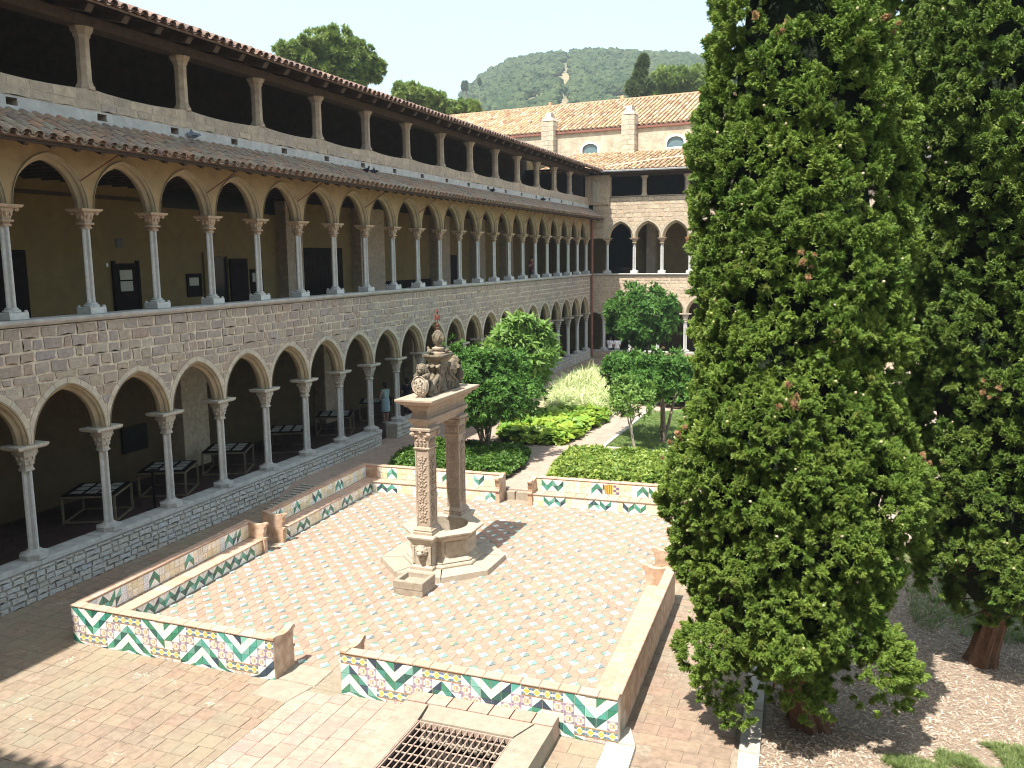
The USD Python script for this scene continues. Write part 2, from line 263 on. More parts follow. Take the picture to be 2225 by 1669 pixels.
mat('curb', [(0.410,0.369,0.316), (0.377,0.340,0.295)], scale=6, bump=.4, bscale=35, bdist=.01, spread=.35)
mat('mulch', [(0.257,0.200,0.150)], scale=20, bump=.9, bscale=60, bdist=.03, spread=.8)
mat('chip', [(0.510,0.418,0.326), (0.388,0.286,0.204), (0.265,0.184,0.127), (0.592,0.510,0.428), (0.449,0.347,0.265)], scale=20, spread=.3, bump=.1)
mat('lawn', [(.10,.19,.035)], scale=4, bump=.9, bscale=120, bdist=.03, spread=.5, stain=(.06,.12,.025), stscale=3, stamt=.6)
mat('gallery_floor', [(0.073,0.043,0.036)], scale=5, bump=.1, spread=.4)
mat('soil', [(.11,.075,.05)], scale=15, bump=.8, bscale=50, bdist=.03, spread=.6)
mat('bark', [(.135,.075,.045)], scale=9, bump=.9, bscale=20, bdist=.03, spread=.7)
mat('pale_bark', [(.36,.31,.25)], scale=9, bump=.5, bscale=30, bdist=.02, spread=.7)
mat('grey_bark', [(.17,.135,.10)], scale=12, bump=.6, bscale=30, bdist=.02, spread=.7)
mat('terrain', [(.10,.10,.05)], scale=.012, bump=.0, spread=.6, stain=(.33,.25,.15), stscale=.013, stamt=.95)
mat('far_ground', [(.16,.14,.09)], scale=.05, bump=0, spread=.4)
mat('downpipe_clay', [(.20,.085,.06)], scale=5, bump=.1)
mat('zinc', [(0.475,0.500,0.512)], scale=4, rough=.45, bump=.05)
mat('dark_wood', [(.022,.016,.014)], scale=6, bump=.1, rough=.85, spec=.05)
mat('frame_wood', [(0.180,0.138,0.090)], scale=6, bump=.1)
mat('skin', [(.42,.25,.18)], scale=9, bump=0, spread=.15); mat('hair', [(.02,.014,.011)], scale=30, spread=.5)
for n_, c_ in dict(mint_cloth=(.36,.50,.50), skirt_cloth=(.36,.47,.52), white_cloth=(.72,.72,.74), dark_cloth=(.02,.018,.03), maroon_cloth=(.10,.02,.03)).items(): mat(n_, [c_], scale=6, bump=.2, bscale=20, spread=.15)
plainmat('black_screen', (.004, .004, .005), .25); plainmat('pale_print', (.42, .38, .30), .5); plainmat('window_dark', (.10, .15, .16), .08, spec=.6); plainmat('white_frame', (.75, .73, .68), .6)
mat('pigeon_grey', [(.16,.18,.21)], scale=30, spread=.5, bump=0); mat('pigeon_dark', [(.03,.03,.04)], scale=30, spread=.4, bump=0)
leafmat('cypress_leaf', (.115,.215,.03), (.27,.37,.065), trans=.36, rough=.55, nscale=1.1)
leafmat('cypress_leaf_dark', (.10,.19,.03), (.235,.325,.06), trans=.34, rough=.55, nscale=1.1)
leafmat('cypress_yellow', (.19,.24,.05), (.28,.30,.07), trans=.25); mat('cone', [(.42,.33,.24), (.35,.35,.14), (.50,.42,.33)], scale=40, spread=.2, bump=0)
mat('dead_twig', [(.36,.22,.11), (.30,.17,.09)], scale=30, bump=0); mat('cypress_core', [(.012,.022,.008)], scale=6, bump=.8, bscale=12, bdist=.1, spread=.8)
leafmat('orange_leaf', (.035,.105,.016), (.11,.225,.04), trans=.35, rough=.5, spec=.22)
leafmat('bright_leaf', (.10,.21,.03), (.22,.34,.08), trans=.38, rough=.45, spec=.3)
leafmat('hedge_leaf', (.11,.21,.03), (.33,.40,.08), trans=.35, rough=.4); leafmat('ivy_leaf', (.035,.10,.015), (.14,.25,.04), trans=.35, rough=.4)
leafmat('hosta_leaf', (.15,.31,.04), (.40,.48,.07), trans=.4, rough=.4, nscale=1.0); leafmat('striped_leaf', (.28,.38,.12), (.68,.68,.40), trans=.35, rough=.45)
leafmat('grass_leaf', (.12,.18,.05), (.22,.27,.09), trans=.35); leafmat('pine_leaf', (.09,.155,.03), (.24,.31,.07), trans=.25, rough=.6, nscale=.35)
leafmat('far_cypress_leaf', (.065,.10,.035), (.13,.17,.06), trans=.2, rough=.6, nscale=.35); leafmat('forest_leaf', (.018,.038,.016), (.065,.085,.035), trans=0.0, rough=.8, spec=.1, nscale=.12)
rng = np.random.default_rng(7)

# ------------------------------------------------------------------ ground and setting
def sheet(name, poly, z, m, kind='structure', parent=None):
    b = MB(); p = Polygon(poly) if not hasattr(poly, 'area') else poly
    for g in getattr(p, 'geoms', [p]):
        v, f = trimesh.creation.triangulate_polygon(g, engine='earcut'); b.add(np.column_stack([v, np.full(len(v), z)]), f)
    return mesh(name, b.vf(), m, parent, kind=kind)
Z1 = 0.28                                                           # level of the garden and of the gallery floor
# ------------------------------------------------------------------ arches and wings
def arch_half(h, R0, h0, n=12):
    c = (R0*R0-h0*h0)/(2*h0); r = h0+c-(h0-h); t = np.linspace(0, math.acos(max(-1, min(1, c/r))), n)
    return np.column_stack([-c+r*np.cos(t), r*np.sin(t)])
def arch_path(h, R0, h0, n=12):
    p = arch_half(h, R0, h0, n); return np.vstack([p, (p*[-1, 1])[::-1][1:]])
def rough_quad(u0, u1, z0, z1, j, rg):
    d = lambda: rg.uniform(-j, j)
    pts = [(u0+d(), z0+d()), ((u0+u1)/2+d(), z0+d()*.7), (u1+d(), z0+d()), (u1+d()*.7, (z0+z1)/2), (u1+d(), z1+d()), ((u0+u1)/2+d(), z1+d()*.7), (u0+d(), z1+d()), (u0+d()*.7, (z0+z1)/2)]
    return pts
def stone_field(u0, u1, z0, z1, ch, wmin, wmax, gap, jit, depth, fr, rg, hole=None, inset=.012):
    out = []; z = z0
    while z < z1-.03:
        h = min(ch*rg.uniform(.82, 1.2), z1-z)
        if z1-z-h < ch*.4: h = z1-z
        u = u0-rg.uniform(0, wmax)
        while u < u1:
            w = rg.uniform(wmin, wmax); a, b = max(u, u0)+gap/2, min(u+w, u1)-gap/2; u += w
            if b-a < .05: continue
            q = rough_quad(a, b, z+gap/2, z+h-gap/2, jit, rg); d = depth*rg.uniform(.5, 1.3)
            if hole is not None:
                p = Polygon(q)
                if not p.is_valid: continue
                if p.intersects(hole):
                    p = p.difference(hole)
                    p = max(getattr(p, 'geoms', [p]), key=lambda g: g.area)
                    if p.is_empty or p.area < .006: continue
                    p = p.simplify(.006)
                    b_ = MB(); b_.extr(p, -.03, d, fr); out.append(b_.vf()); continue
            out.append(plate(q, -.03, d, inset, fr))
        z += h
    return out
def column_meshes(ztop, zbot, abz, style):
    """shaft, capital, base as local meshes around the axis; z in world. style: 'upper' or 'lower'"""
    sh, cp, bs = MB(), MB(), MB()
    if style == 'upper':
        r = .088; pl = .15
        bs.bbox((-.20, -.22, zbot), (.20, .22, zbot+pl), .012)
        for sx in (-1, 1):
            for sy in (-1, 1): bs.ell((sx*.165, sy*.185, zbot+pl+.01), (.04, .04, .035), 6)
        bs.lathe([(.17, zbot+pl), (.175, zbot+pl+.03), (.15, zbot+pl+.055), (.125, zbot+pl+.06), (.13, zbot+pl+.085), (.10, zbot+pl+.10)], 16)
        cb = ztop-.37
        cp.lathe([(.10, cb-.055), (.118, cb-.045), (.118, cb-.02), (.10, cb-.01), (.10, cb+.03), (.155, cb+.035), (.162, cb+.055), (.155, cb+.075), (.115, cb+.08), (.125, cb+.14), (.15, cb+.22), (.19, cb+.29)], 16, sq=.35)
        for k in range(8):
            a = k*PI/4+PI/8; cp.ell((.15*math.cos(a), .15*math.sin(a), cb+.21), (.03, .038, .07), 6, rotz(a))
        for k in range(4):
            a = k*PI/2+PI/4; cp.ell((.24*math.cos(a), .24*math.sin(a), cb+.275), (.05, .04, .04), 6, rotz(a))
        cp.rectloft([(ztop-.075, .19, .21), (ztop-.045, .235, .27), (ztop, .25, .285)])
        top = cb-.05; bot = zbot+pl+.09
    else:
        r = .10; pl = .12
        bs.lathe([(.28, zbot), (.285, zbot+pl*.9), (.25, zbot+pl), (.20, zbot+pl+.02), (.17, zbot+pl+.03), (.13, zbot+pl+.07), (.11, zbot+pl+.08)], 8, phase=PI/8)
        cb = abz-.44
        cp.lathe([(.105, cb-.03), (.128, cb-.015), (.128, cb+.012), (.108, cb+.03), (.108, cb+.10), (.135, cb+.115), (.13, cb+.17), (.15, cb+.20), (.15, cb+.26), (.175, cb+.29), (.195, cb+.36), (.20, cb+.44)], 16, sq=.45)
        for k in range(8):
            a = k*PI/4; cp.ell((.135*math.cos(a), .135*math.sin(a), cb+.14), (.024, .034, .045), 6, rotz(a)); cp.ell((.16*math.cos(a+PI/8), .16*math.sin(a+PI/8), cb+.27), (.028, .04, .055), 6, rotz(a+PI/8))
        for k in range(4):
            a = k*PI/2+PI/4; cp.ell((.205*math.cos(a), .205*math.sin(a), cb+.36), (.04, .036, .045), 6, rotz(a))
        cp.rectloft([(abz, .24, .31), (abz+.035, .27, .36), (abz+.09, .275, .365)])
        top = cb-.01; bot = zbot+pl+.07
    n = 24
    sh.lathe([(r*1.06, bot), (r*1.02, bot+.05), (r, bot+.3), (r*.96, top)], n, lobes=4, amp=.23, phase=0)
    return sh.vf(), cp.vf(), bs.vf()
def wing(b, F, ups, los, h0, rise, rise_up, zs_up, zs_lo, u0, u1, par=None, rich=True, capmat=('capital_brown', 'capital_grey'), plaster='plaster', wtop=9.45, lowmortar='mortar', shaft=True, parapet_z=.85, f0=None, f1=None):
    """one side of the cloister: two arcades with walls, floors, back wall; F(u,v,z)->world"""
    fr = lambda V: F(V[:, 0], V[:, 1], V[:, 2]); wall = lambda v0: (lambda V: F(V[:, 0], v0+V[:, 2], V[:, 1]))
    def arcade(cols, zs, ztop, zbot, matw, tip, rise):
        d = cols[1]-cols[0]; mids = [c+d/2 for c in cols[:-1]]; holes = []
        for m_ in mids:
            p = arch_path(h0-.012, rise, h0)+[m_, zs]; holes.append(Polygon(np.vstack([p, [[m_-h0+.012, zbot-1], [m_+h0-.012, zbot-1]][0:2]])))
        body = sbox(u0, zs, u1, ztop).difference(unary_union(holes))
        w = MB(); w.extr(body, -.2, .2, lambda V: F(V[:, 0], V[:, 2], V[:, 1]))
        mesh(tip+'_arcade_wall', w.vf(), matw, b)
        prof = [(h0, .226), (h0-.022, .215), (h0-.03, .185), (h0-.055, .17), (h0-.075, .135), (h0-.062, .11), (h0-.095, .085), (h0-.125, .06), (h0-.14, .045), (h0-.14, -.045), (h0-.125, -.06), (h0-.095, -.085), (h0-.062, -.11), (h0-.075, -.135), (h0-.03, -.185), (h0, -.226)]
        for m_ in mids:
            rings = []
            for h, v in prof:
                p = arch_path(h, rise, h0)+[m_, zs]; rings.append(F(p[:, 0], np.full(len(p), v), p[:, 1]))
            a = MB(); a.loft(rings, cap=False, close=False); mesh(tip+'_arch', a.vf(), 'arch_mould', b, smooth=25)
        return mids, unary_union(holes)
    mids, hl = arcade(los, zs_lo, 5.62, parapet_z, lowmortar, 'lower', rise)
    mids_u, hu = arcade(ups, zs_up, wtop, 5.8, plaster, 'upper', rise_up)
    for style, cols, zt, zb, ab in (('upper', ups, zs_up, 5.78, 0), ('lower', los, zs_lo, parapet_z, zs_lo-.09)):
        s_, c_, b_ = column_meshes(zt, zb, ab, style)
        sw = lambda vf, u: (F(vf[0][:, 1]+u, vf[0][:, 0], vf[0][:, 2]), vf[1])
        for u in cols:
            x = part(style+'_column', b)
            mesh('shaft', sw(s_, u), 'column_stone', x, smooth=60); mesh('capital', sw(c_, u), capmat[0 if style == 'upper' else 1], x, smooth=35); mesh('base', sw(b_, u), 'column_stone' if style == 'upper' else 'coping_stone', x, smooth=30)
    e = MB()                                                        # moulded sill under the upper columns
    e.loft([F(np.full(6, u), np.array([-.2, .2, .3, .32, .30, -.2]), np.array([5.64, 5.64, 5.70, 5.74, 5.78, 5.78])) for u in np.linspace(u0, u1, 40)]); mesh('sill', e.vf(), 'grey_render', b)
    w0, w1, u0, u1 = u0, u1, u0 if f0 is None else f0, u1 if f1 is None else f1
    fl = MB(); fl.box((w0, -.2, 0), (w1, .18, Z1)); mesh('threshold', fl.vf(fr), 'path_brick', b)
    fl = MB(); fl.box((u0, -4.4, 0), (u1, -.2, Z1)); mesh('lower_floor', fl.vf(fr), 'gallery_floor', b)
    fl = MB(); fl.box((u0, -4.4, 5.0), (u1, -.2, 5.25)); mesh('upper_floor', fl.vf(fr), 'old_wood', b)
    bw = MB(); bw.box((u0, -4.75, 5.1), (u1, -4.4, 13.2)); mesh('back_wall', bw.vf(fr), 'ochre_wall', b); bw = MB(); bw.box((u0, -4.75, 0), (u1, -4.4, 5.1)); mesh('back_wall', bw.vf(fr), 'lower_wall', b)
    ce = MB(); ce.box((u0, -4.4, 9.2), (u1, -.2, 9.4)); mesh('upper_ceiling', ce.vf(fr), 'old_wood', b)
    bm = MB()
    for u in np.arange(u0+.3, u1, .6): bm.box((u, -4.4, 9.05), (u+.12, -.2, 9.2)); bm.box((u, -4.4, 4.85), (u+.12, -.2, 5.0))
    mesh('ceiling_joist', bm.vf(fr), 'old_wood', b, kind='stuff')
    return mids, hl, fr, wall
def ring_stones(mids, h0, rise, zs, F, half, t=.135, n=5):
    """voussoirs of the flat stone ring round each arch, cut where neighbours meet"""
    out = []
    for m_ in mids:
        lim = sbox(m_-half+.004, zs-.01, m_+half-.004, zs+3)
        i = arch_half(h0+.004, rise, h0, 40); o = arch_half(h0+t, rise, h0, 40)
        for sgn in (1, -1):
            for k in range(n):
                a, b = int(round(k*39/n)), int(round((k+1)*39/n)); q = np.vstack([i[a:b+1], o[a:b+1][::-1]])*[sgn, 1]+[m_, zs]
                p = Polygon(q).buffer(0).buffer(-.005, join_style=2).intersection(lim)
                p = max(getattr(p, 'geoms', [p]), key=lambda g: g.area)
                if p.is_empty or p.area < .002: continue
                mb = MB(); mb.extr(p.simplify(.003), -.03, .014, lambda V: F(V[:, 0], .2+V[:, 2], V[:, 1])); out.append(mb.vf())
    return out
def barrel(L, r0, r1, th=.014, n=6, concave=False):
    """one curved roof tile, axis +x (down slope), laid on z=0; r0 at the top end, r1 at the low end"""
    a = np.linspace(0, PI, n+1); R = []
    for x, r in ((0, r0), (L, r1)):
        R.append(np.column_stack([np.full(n+1, x), r*np.cos(a), r*np.sin(a)*.85])); 
    I = []
    for x, r in ((0, r0), (L, r1)): I.append(np.column_stack([np.full(n+1, x), (r-th)*np.cos(a), (r-th)*np.sin(a)*.85]))
    b = MB(); b.loft([R[0], R[1]], cap=False, close=False); b.loft([I[1], I[0]], cap=False, close=False); b.loft([R[1], I[1]], cap=False, close=False)
    V, Fc = b.vf()
    if concave: V = V*[1, 1, -1]
    return V, Fc
def tile_roof(b, F, u0, u1, v_top, z_top, v_low, z_low, pitch, rows, r, name, matn, rg, limit=300, over=.06, chan=True, simple=False, key=near):
    L = math.hypot(v_low-v_top, z_top-z_low); dv, dz = (v_low-v_top)/L, (z_low-z_top)/L; step = L/rows; out = []
    base = barrel(step*1.22, r*.88, r*1.05, n=4 if simple else 6); ch = barrel(step*1.22, r*1.0, r*.9, n=4 if simple else 5, concave=True)
    if simple:
        k = len(base[0])//3
    nx, nz = -dz, dv                                                # normal to the slope
    for i, u in enumerate(np.arange(u0, u1, pitch)):
        for j in range(rows):
            for kind in ((0, 1) if chan else (0,)):
                V, Fc = (base, ch)[kind]; uu = u+(pitch/2 if kind else 0)+rg.normal(0, .008); w = rg.normal(0, .02)
                s = step*(j+1)+over-V[:, 0]; s = step*j+V[:, 0]+(over-step*.22)+rg.normal(0, .006)
                lift = (.045 if kind == 0 else .075)+(step*1.22-V[:, 0])*-.02+rg.normal(0, .004)
                X = uu+V[:, 1]+w*V[:, 0]; vv = v_top+dv*s+nx*(V[:, 2]+lift); zz = z_top+dz*s+nz*(V[:, 2]+lift)
                out.append((F(X, vv, zz), Fc))
    bed = MB(); t = np.array([[u0-.1, v_top, z_top], [u1, v_top, z_top], [u1, v_low-.03, z_low+(.03*(-dz/dv) if dv else 0)], [u0-.1, v_low-.03, z_low]])
    lo = t-[0, 0, .05]; bed.add(np.vstack([t, lo]), np.vstack([QUAD([[0, 1, 2, 3], [7, 6, 5, 4], [3, 2, 6, 7], [0, 3, 7, 4], [1, 5, 6, 2], [0, 4, 5, 1]])]))
    V, Fc = bed.vf(); mesh(name+'_bed', (F(V[:, 0], V[:, 1], V[:, 2]), Fc), 'roof_bed', b)
    pieces('roof_tile', out, matn, b, limit, key, name+'_tiles')
def attic_columns(b, F, us, m='attic_stone', zb=10.62, zt=11.93, v=-.16):
    c = MB(); c.lathe([(.21, 0), (.215, .06), (.175, .12), (.155, .2), (.15, .9), (.155, zt-zb-.22), (.19, zt-zb-.17), (.19, zt-zb-.13), (.25, zt-zb-.05), (.26, zt-zb)], 8, phase=PI/8); V, Fc = c.vf()
    for u in us: mesh('attic_column', (F(V[:, 1]+u, V[:, 0]+v, V[:, 2]+zb), Fc), m, b)

# ---- left wing: the long shaded side with both arcades, skirting roof and open attic
FL_ = lambda u, v, z: np.column_stack([np.asarray(v)+0*np.asarray(u), u, z])
left = thing('cloister_wing', 'long shaded cloister wing on the left with two tiers of pointed arches', 'building')
cols = [2.0*i for i in range(-4, 21)]+[41.82]
ups = cols; H0, RISE = .945, 1.135
mids, hole_lo, frL, wallL = wing(left, FL_, [2.0*i for i in range(-4, 22)], [2.0*i for i in range(-4, 22)], H0, RISE, 1.09, 8.05, 3.25, -14, 42.6, f1=47.3)
rings = ring_stones(mids, H0, RISE, 3.25, FL_, 1.0)
pieces('voussoir', [q for q in rings if q[0][:, 1].mean() > -2.5], 'arch_stone', left, 300, near)
ringhole = unary_union([Polygon(np.vstack([arch_path(H0+.14, RISE, H0)+[m_, 3.25], [[m_-1.0, 3.2], [m_+1.0, 3.2]]])).buffer(0) for m_ in mids]+[hole_lo])
st = stone_field(-1.6, 42.5, 3.30, 5.63, .215, .2, .6, .032, .022, .015, wallL(.2), rng, ringhole)
pieces('stone', st, 'wall_stone', left, 300, near, 'stones_beyond')
# parapet of the lower arcade, with the way in between the eighth and ninth columns
for a, c_ in ((-14, 14.35), (15.5, 42.6)):
    p = MB(); p.box((a, -.24, -.1), (c_, .225, .72)); mesh('parapet', p.vf(frL), 'rubble_joint', left)
    for s in np.arange(a, c_, 1.55):
        e = min(s+1.55, c_); q = MB(); q.bbox((s+.004, -.25, .715), (e-.004, .25, .85), .025); mesh('coping', q.vf(frL), 'coping_stone', left, smooth=40)
rb = stone_field(-1.6, 14.33, .0, .70, .125, .16, .42, .014, .012, .022, wallL(.225), rng)+stone_field(15.52, 42.5, Z1, .70, .125, .16, .42, .014, .012, .022, wallL(.225), rng)
pieces('parapet_stone', rb, 'rubble', left, 300, near, 'parapet_stones_beyond')
# attic: dwarf wall with sagging top, grey render band with square holes, stones, columns, beam, rafters
au = [2.46+3.03*i for i in range(-4, 13)]
tops = []
for a, c_ in zip(au[:-1], au[1:]):
    for t in np.linspace(0, 1, 9)[:-1]: tops.append((a+(c_-a)*t, 10.64-.075*math.sin(PI*t)**.8))
aw = Polygon([(-9.6, 9.3)]+tops+[(42.6, 10.6), (42.6, 9.3)])
ph = [(.42+2.27*i) for i in range(-1, 18)]
holes = unary_union([sbox(u-.13, 9.99, u+.13, 10.14) for u in ph])
m_ = MB(); m_.extr(aw.difference(holes), -.34, 0, wallL(0)); mesh('attic_wall', m_.vf(), 'attic_mortar', left)
m_ = MB(); m_.extr(sbox(-9.6, 9.84, 42.6, 10.17).difference(holes), 0, .014, wallL(0)); mesh('render_band', m_.vf(), 'grey_render', left)
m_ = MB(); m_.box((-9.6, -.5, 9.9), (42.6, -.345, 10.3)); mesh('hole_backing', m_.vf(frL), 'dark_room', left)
ab = aw.buffer(-.02)
sa = stone_field(-1.6, 42.5, 10.19, 10.66, .21, .28, .7, .012, .018, .006, wallL(0), rng, sbox(-5, 10, 45, 11).difference(ab))
pieces('attic_stone', sa, 'attic_stone', left, 300, near)
attic_columns(left, FL_, [u for u in au if -1 < u < 41])
m_ = MB(); m_.box((-14, -.36, 11.93), (42.6, .04, 12.16)); m_.box((-14, -.30, 12.16), (42.6, -.25, 12.60)); mesh('eave_beam', m_.vf(frL), 'old_wood', left)
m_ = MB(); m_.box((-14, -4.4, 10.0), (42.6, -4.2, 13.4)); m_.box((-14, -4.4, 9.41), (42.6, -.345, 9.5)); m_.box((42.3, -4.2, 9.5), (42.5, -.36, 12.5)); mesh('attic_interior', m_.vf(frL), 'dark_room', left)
for i, u in enumerate(np.arange(-2.2, 42.4, .98)):
    m_ = MB(); d = .0; w = .085
    V = np.array([[u-w, 0, 12.23], [u+w, 0, 12.23], [u+w, 0, 12.42], [u-w, 0, 12.42], [u-w, .93, 11.98], [u+w, .93, 11.98], [u+w, .93, 12.12], [u-w, .93, 12.12]])
    V[[4, 5], 1] -= .12; V[0:2] += [0, -1.2, .25]; V[2:4] += [0, -1.2, .3]
    m_.add(V, np.vstack([QUAD([[0, 1, 5, 4], [1, 2, 6, 5], [2, 3, 7, 6], [3, 0, 4, 7], [4, 5, 6, 7], [3, 2, 1, 0]])])); mesh('rafter', m_.vf(frL), 'old_wood', left)
tile_roof(left, FL_, -3, 42.7, .15, 12.53, 1.06, 12.17, .285, 2, .105, 'upper_eave', 'eave_tile', rng, 300)
m_ = MB(); m_.add(FL_(np.array([-14, 42.6, 42.6, -14, -14, 42.6, 42.6, -14]), np.array([.2, .2, -5.2, -5.2, .2, .2, -5.2, -5.2]), np.array([12.50, 12.50, 14.4, 14.4, 12.42, 12.42, 14.32, 14.32])), QUAD([[0, 1, 2, 3], [7, 6, 5, 4], [0, 4, 5, 1], [1, 5, 6, 2], [2, 6, 7, 3], [3, 7, 4, 0]])); mesh('upper_roof', m_.vf(), 'brown_tile', left)
m_ = MB(); m_.box((-14, .2, 12.2), (-3, 1.06, 12.4)); mesh('upper_eave_end', m_.vf(frL), 'brown_tile', left)
# skirting roof over the upper arcade
tile_roof(left, FL_, -2.4, 42.6, .02, 9.84, 1.08, 9.28, .30, 4, .112, 'skirting_roof', 'brown_tile', rng, 300)
m_ = MB(); m_.box((-2.4, .9, 9.17), (42.6, .99, 9.27)); mesh('fascia', m_.vf(frL), 'old_wood', left)
m_ = MB(); m_.box((-2.4, 0, 9.845), (42.6, .06, 9.93)); mesh('flashing', m_.vf(frL), 'grey_render', left)
for u in np.arange(-2, 42.4, .62):
    m_ = MB(); V = np.array([[u, .2, 9.44], [u+.1, .2, 9.44], [u+.1, .2, 9.60], [u, .2, 9.60], [u, .86, 9.12], [u+.1, .86, 9.12], [u+.1, .92, 9.24], [u, .92, 9.24]])
    m_.add(V, QUAD([[0, 1, 5, 4], [1, 2, 6, 5], [2, 3, 7, 6], [3, 0, 4, 7], [4, 5, 6, 7], [3, 2, 1, 0]])); mesh('rafter_tail', m_.vf(frL), 'old_wood', left)
for u in (2.1, 6.1, 10.1, 14.05, 18.1, 24.1, 26.1, 30.1, 33.1, 36.1, 38.1):   # iron tie rods slanting from the wall to the eave
    m_ = MB(); m_.tube([(.225, u-.35, 8.62), (.75, u+.25, 9.2)], .014, 5); mesh('tie_rod', m_.vf(), 'rust', left)
m_ = MB(); m_.box((47.3, -4.75, 0), (47.7, 2, 13.2)); mesh('end_wall', m_.vf(frL), 'ochre_wall', left)
# doors, piers and fittings on the back wall (v = -4.4)
def on_back(name, u0, u1, z0, z1, d, m, parent=left, v0=-4.4):
    q = MB(); q.bbox((u0, v0-.03, z0), (u1, v0+d, z1), .008); return mesh(name, q.vf(frL), m, parent)
on_back('door', 3.0, 4.17, 5.25, 7.23, .05, 'dark_wood')
dr = part('door', left)
on_back('leaf', 7.13, 7.96, 5.25, 6.85, .06, 'dark_wood', dr); on_back('frame', 7.03, 7.13, 5.25, 6.93, .09, 'dark_wood', dr); on_back('frame', 7.96, 8.06, 5.25, 6.93, .09, 'dark_wood', dr)
on_back('pane', 7.28, 7.76, 6.37, 6.66, .07, 'pale_print', dr); on_back('pane', 7.28, 7.76, 6.03, 6.33, .07, 'pale_print', dr)
on_back('vent', 7.28, 7.52, 7.33, 7.58, .02, 'black_screen'); on_back('switch', 6.84, 6.92, 6.75, 6.86, .02, 'white_frame')
po = part('doorway', left)
on_back('frame', 10.94, 11.08, 5.25, 7.17, .08, 'ochre_wall', po); on_back('frame', 12.14, 12.28, 5.25, 7.17, .08, 'ochre_wall', po); on_back('lintel', 11.08, 12.14, 7.03, 7.17, .08, 'ochre_wall', po); on_back('opening', 11.08, 12.14, 5.25, 7.03, .01, 'black_screen', po); on_back('leaf', 12.18, 13.11, 5.25, 6.96, .16, 'dark_wood', po)
gt = part('iron_gate', left); on_back('opening', 16.2, 19.6, 5.25, 7.36, .02, 'black_screen', gt)
g_ = MB()
for u in np.arange(16.2, 19.6, .14): g_.box((u, -4.36, 5.25), (u+.03, -4.33, 7.36))
for z in (5.4, 6.0, 6.6, 7.2): g_.box((16.2, -4.36, z), (19.6, -4.33, z+.03))
mesh('bars', g_.vf(frL), 'dark_wood', gt)
for a, c_ in ((15.1, 16.15), (20.5, 22.6), (28.2, 29.7), (33.4, 34.6), (38, 39.2)): on_back('pier', a, c_, 5.25, 9.2, .45, 'far_stone')
on_back('dado', 22.65, 28.15, 5.25, 5.86, .06, 'dark_wood'); on_back('doorway', 30.3, 31.55, 5.25, 7.04, .02, 'black_screen'); on_back('cornice', -3, 9.2, 8.68, 8.78, .05, 'old_wood'); on_back('dark_band', 9.3, 15.05, 8.55, 9.15, .03, 'black_screen')
for a, c_ in ((9.0, 10.2), (17.2, 18.6), (25, 26.4)): on_back('pier', a, c_, Z1, 4.85, .5, 'far_stone')
# downpipe in the corner
m_ = MB(); pth = [(.30, 42.35, z) for z in (.4, 2, 4, 6, 8, 9.3)]; m_.tube(pth, .085, 10)
for z in (1.6, 3.4, 5.3, 7.2, 9.0): m_.lathe([(.1, z), (.1, z+.1)], 10, (.30, 42.35, 0))
mesh('downpipe', m_.vf(), 'downpipe_clay', left, smooth=40)

# ---- far wing, facing the camera
FF_ = lambda u, v, z: np.column_stack([u, 42.9-np.asarray(v)+0*np.asarray(u), z])
farw = thing('cloister_wing', 'sunlit far cloister wing behind the fruit tree, a zinc gutter under its roof', 'building')
D = 1.775; fu = [1.18+D*i for i in range(0, 9)]; fl_ = [.955+D*i for i in range(0, 9)]
fm, fh, frF, wallF = wing(farw, FF_, fu, fl_, .835, 1.055, 1.055, 8.03, 3.26, .26, 24, wtop=10.62, plaster='attic_mortar', parapet_z=.8, f0=.02)
hl2 = unary_union([Polygon(np.vstack([arch_path(.835+.1, 1.055, .835)+[c+D/2, 3.26], [[c+D/2-.935, 3.2], [c+D/2+.935, 3.2]]])).buffer(0) for c in fl_[:-1]])
hu2 = unary_union([Polygon(np.vstack([arch_path(.835+.13, 1.055, .835)+[c+D/2, 8.03], [[c+D/2-.965, 7.9], [c+D/2+.965, 7.9]]])).buffer(0) for c in fu[:-1]])
fst = stone_field(.27, 11.2, 3.3, 5.62, .2, .25, .6, .022, .012, .012, wallF(.2), rng, hl2)+stone_field(.27, 11.2, 8.05, 10.6, .24, .3, .7, .016, .012, .010, wallF(.2), rng, hu2)
pieces('stone', fst, 'far_stone', farw, 300, near, 'stones_beyond')
for mids_, zz in ((fm, 3.26), ([c+D/2 for c in fu[:-1]], 8.03)):
    for q in ring_stones(mids_[:5], .835, 1.055, zz, FF_, D/2, .1, 4): mesh('voussoir', q, 'arch_stone', farw)
p = MB(); p.box((.26, -.24, -.1), (24, .225, .70)); mesh('parapet', p.vf(frF), 'far_stone', farw)
pieces('parapet_stone', stone_field(.27, 10, Z1, .69, .14, .2, .5, .014, .012, .016, wallF(.225), rng), 'far_stone', farw, 100, near)
for s in np.arange(.26, 24, 1.5):
    q = MB(); q.bbox((s+.004, -.25, .70), (s+1.496, .25, .80), .02); mesh('coping', q.vf(frF), 'coping_stone', farw, smooth=40)
m_ = MB(); m_.box((1.36, -.3, 10.5), (24, .2, 10.66)); mesh('attic_sill', m_.vf(frF), 'attic_stone', farw)
pr = part('corner_pier', farw)
m_ = MB(); m_.box((.26, -.3, 10.6), (1.36, .2, 12.0)); mesh('wall', m_.vf(frF), 'far_stone', pr); m_ = MB(); m_.bbox((-.2, .1, 10.15), (1.30, .42, 12.0), .03); mesh('buttress', m_.vf(frF), 'far_stone', pr); m_ = MB(); m_.bbox((.3, .42, 10.3), (.72, .47, 11.6), .01); mesh('panel', m_.vf(frF), 'arch_stone', pr)
attic_columns(farw, FF_, [3.54+2.69*i for i in range(5)], 'attic_stone', 10.66, 11.9, -.05)
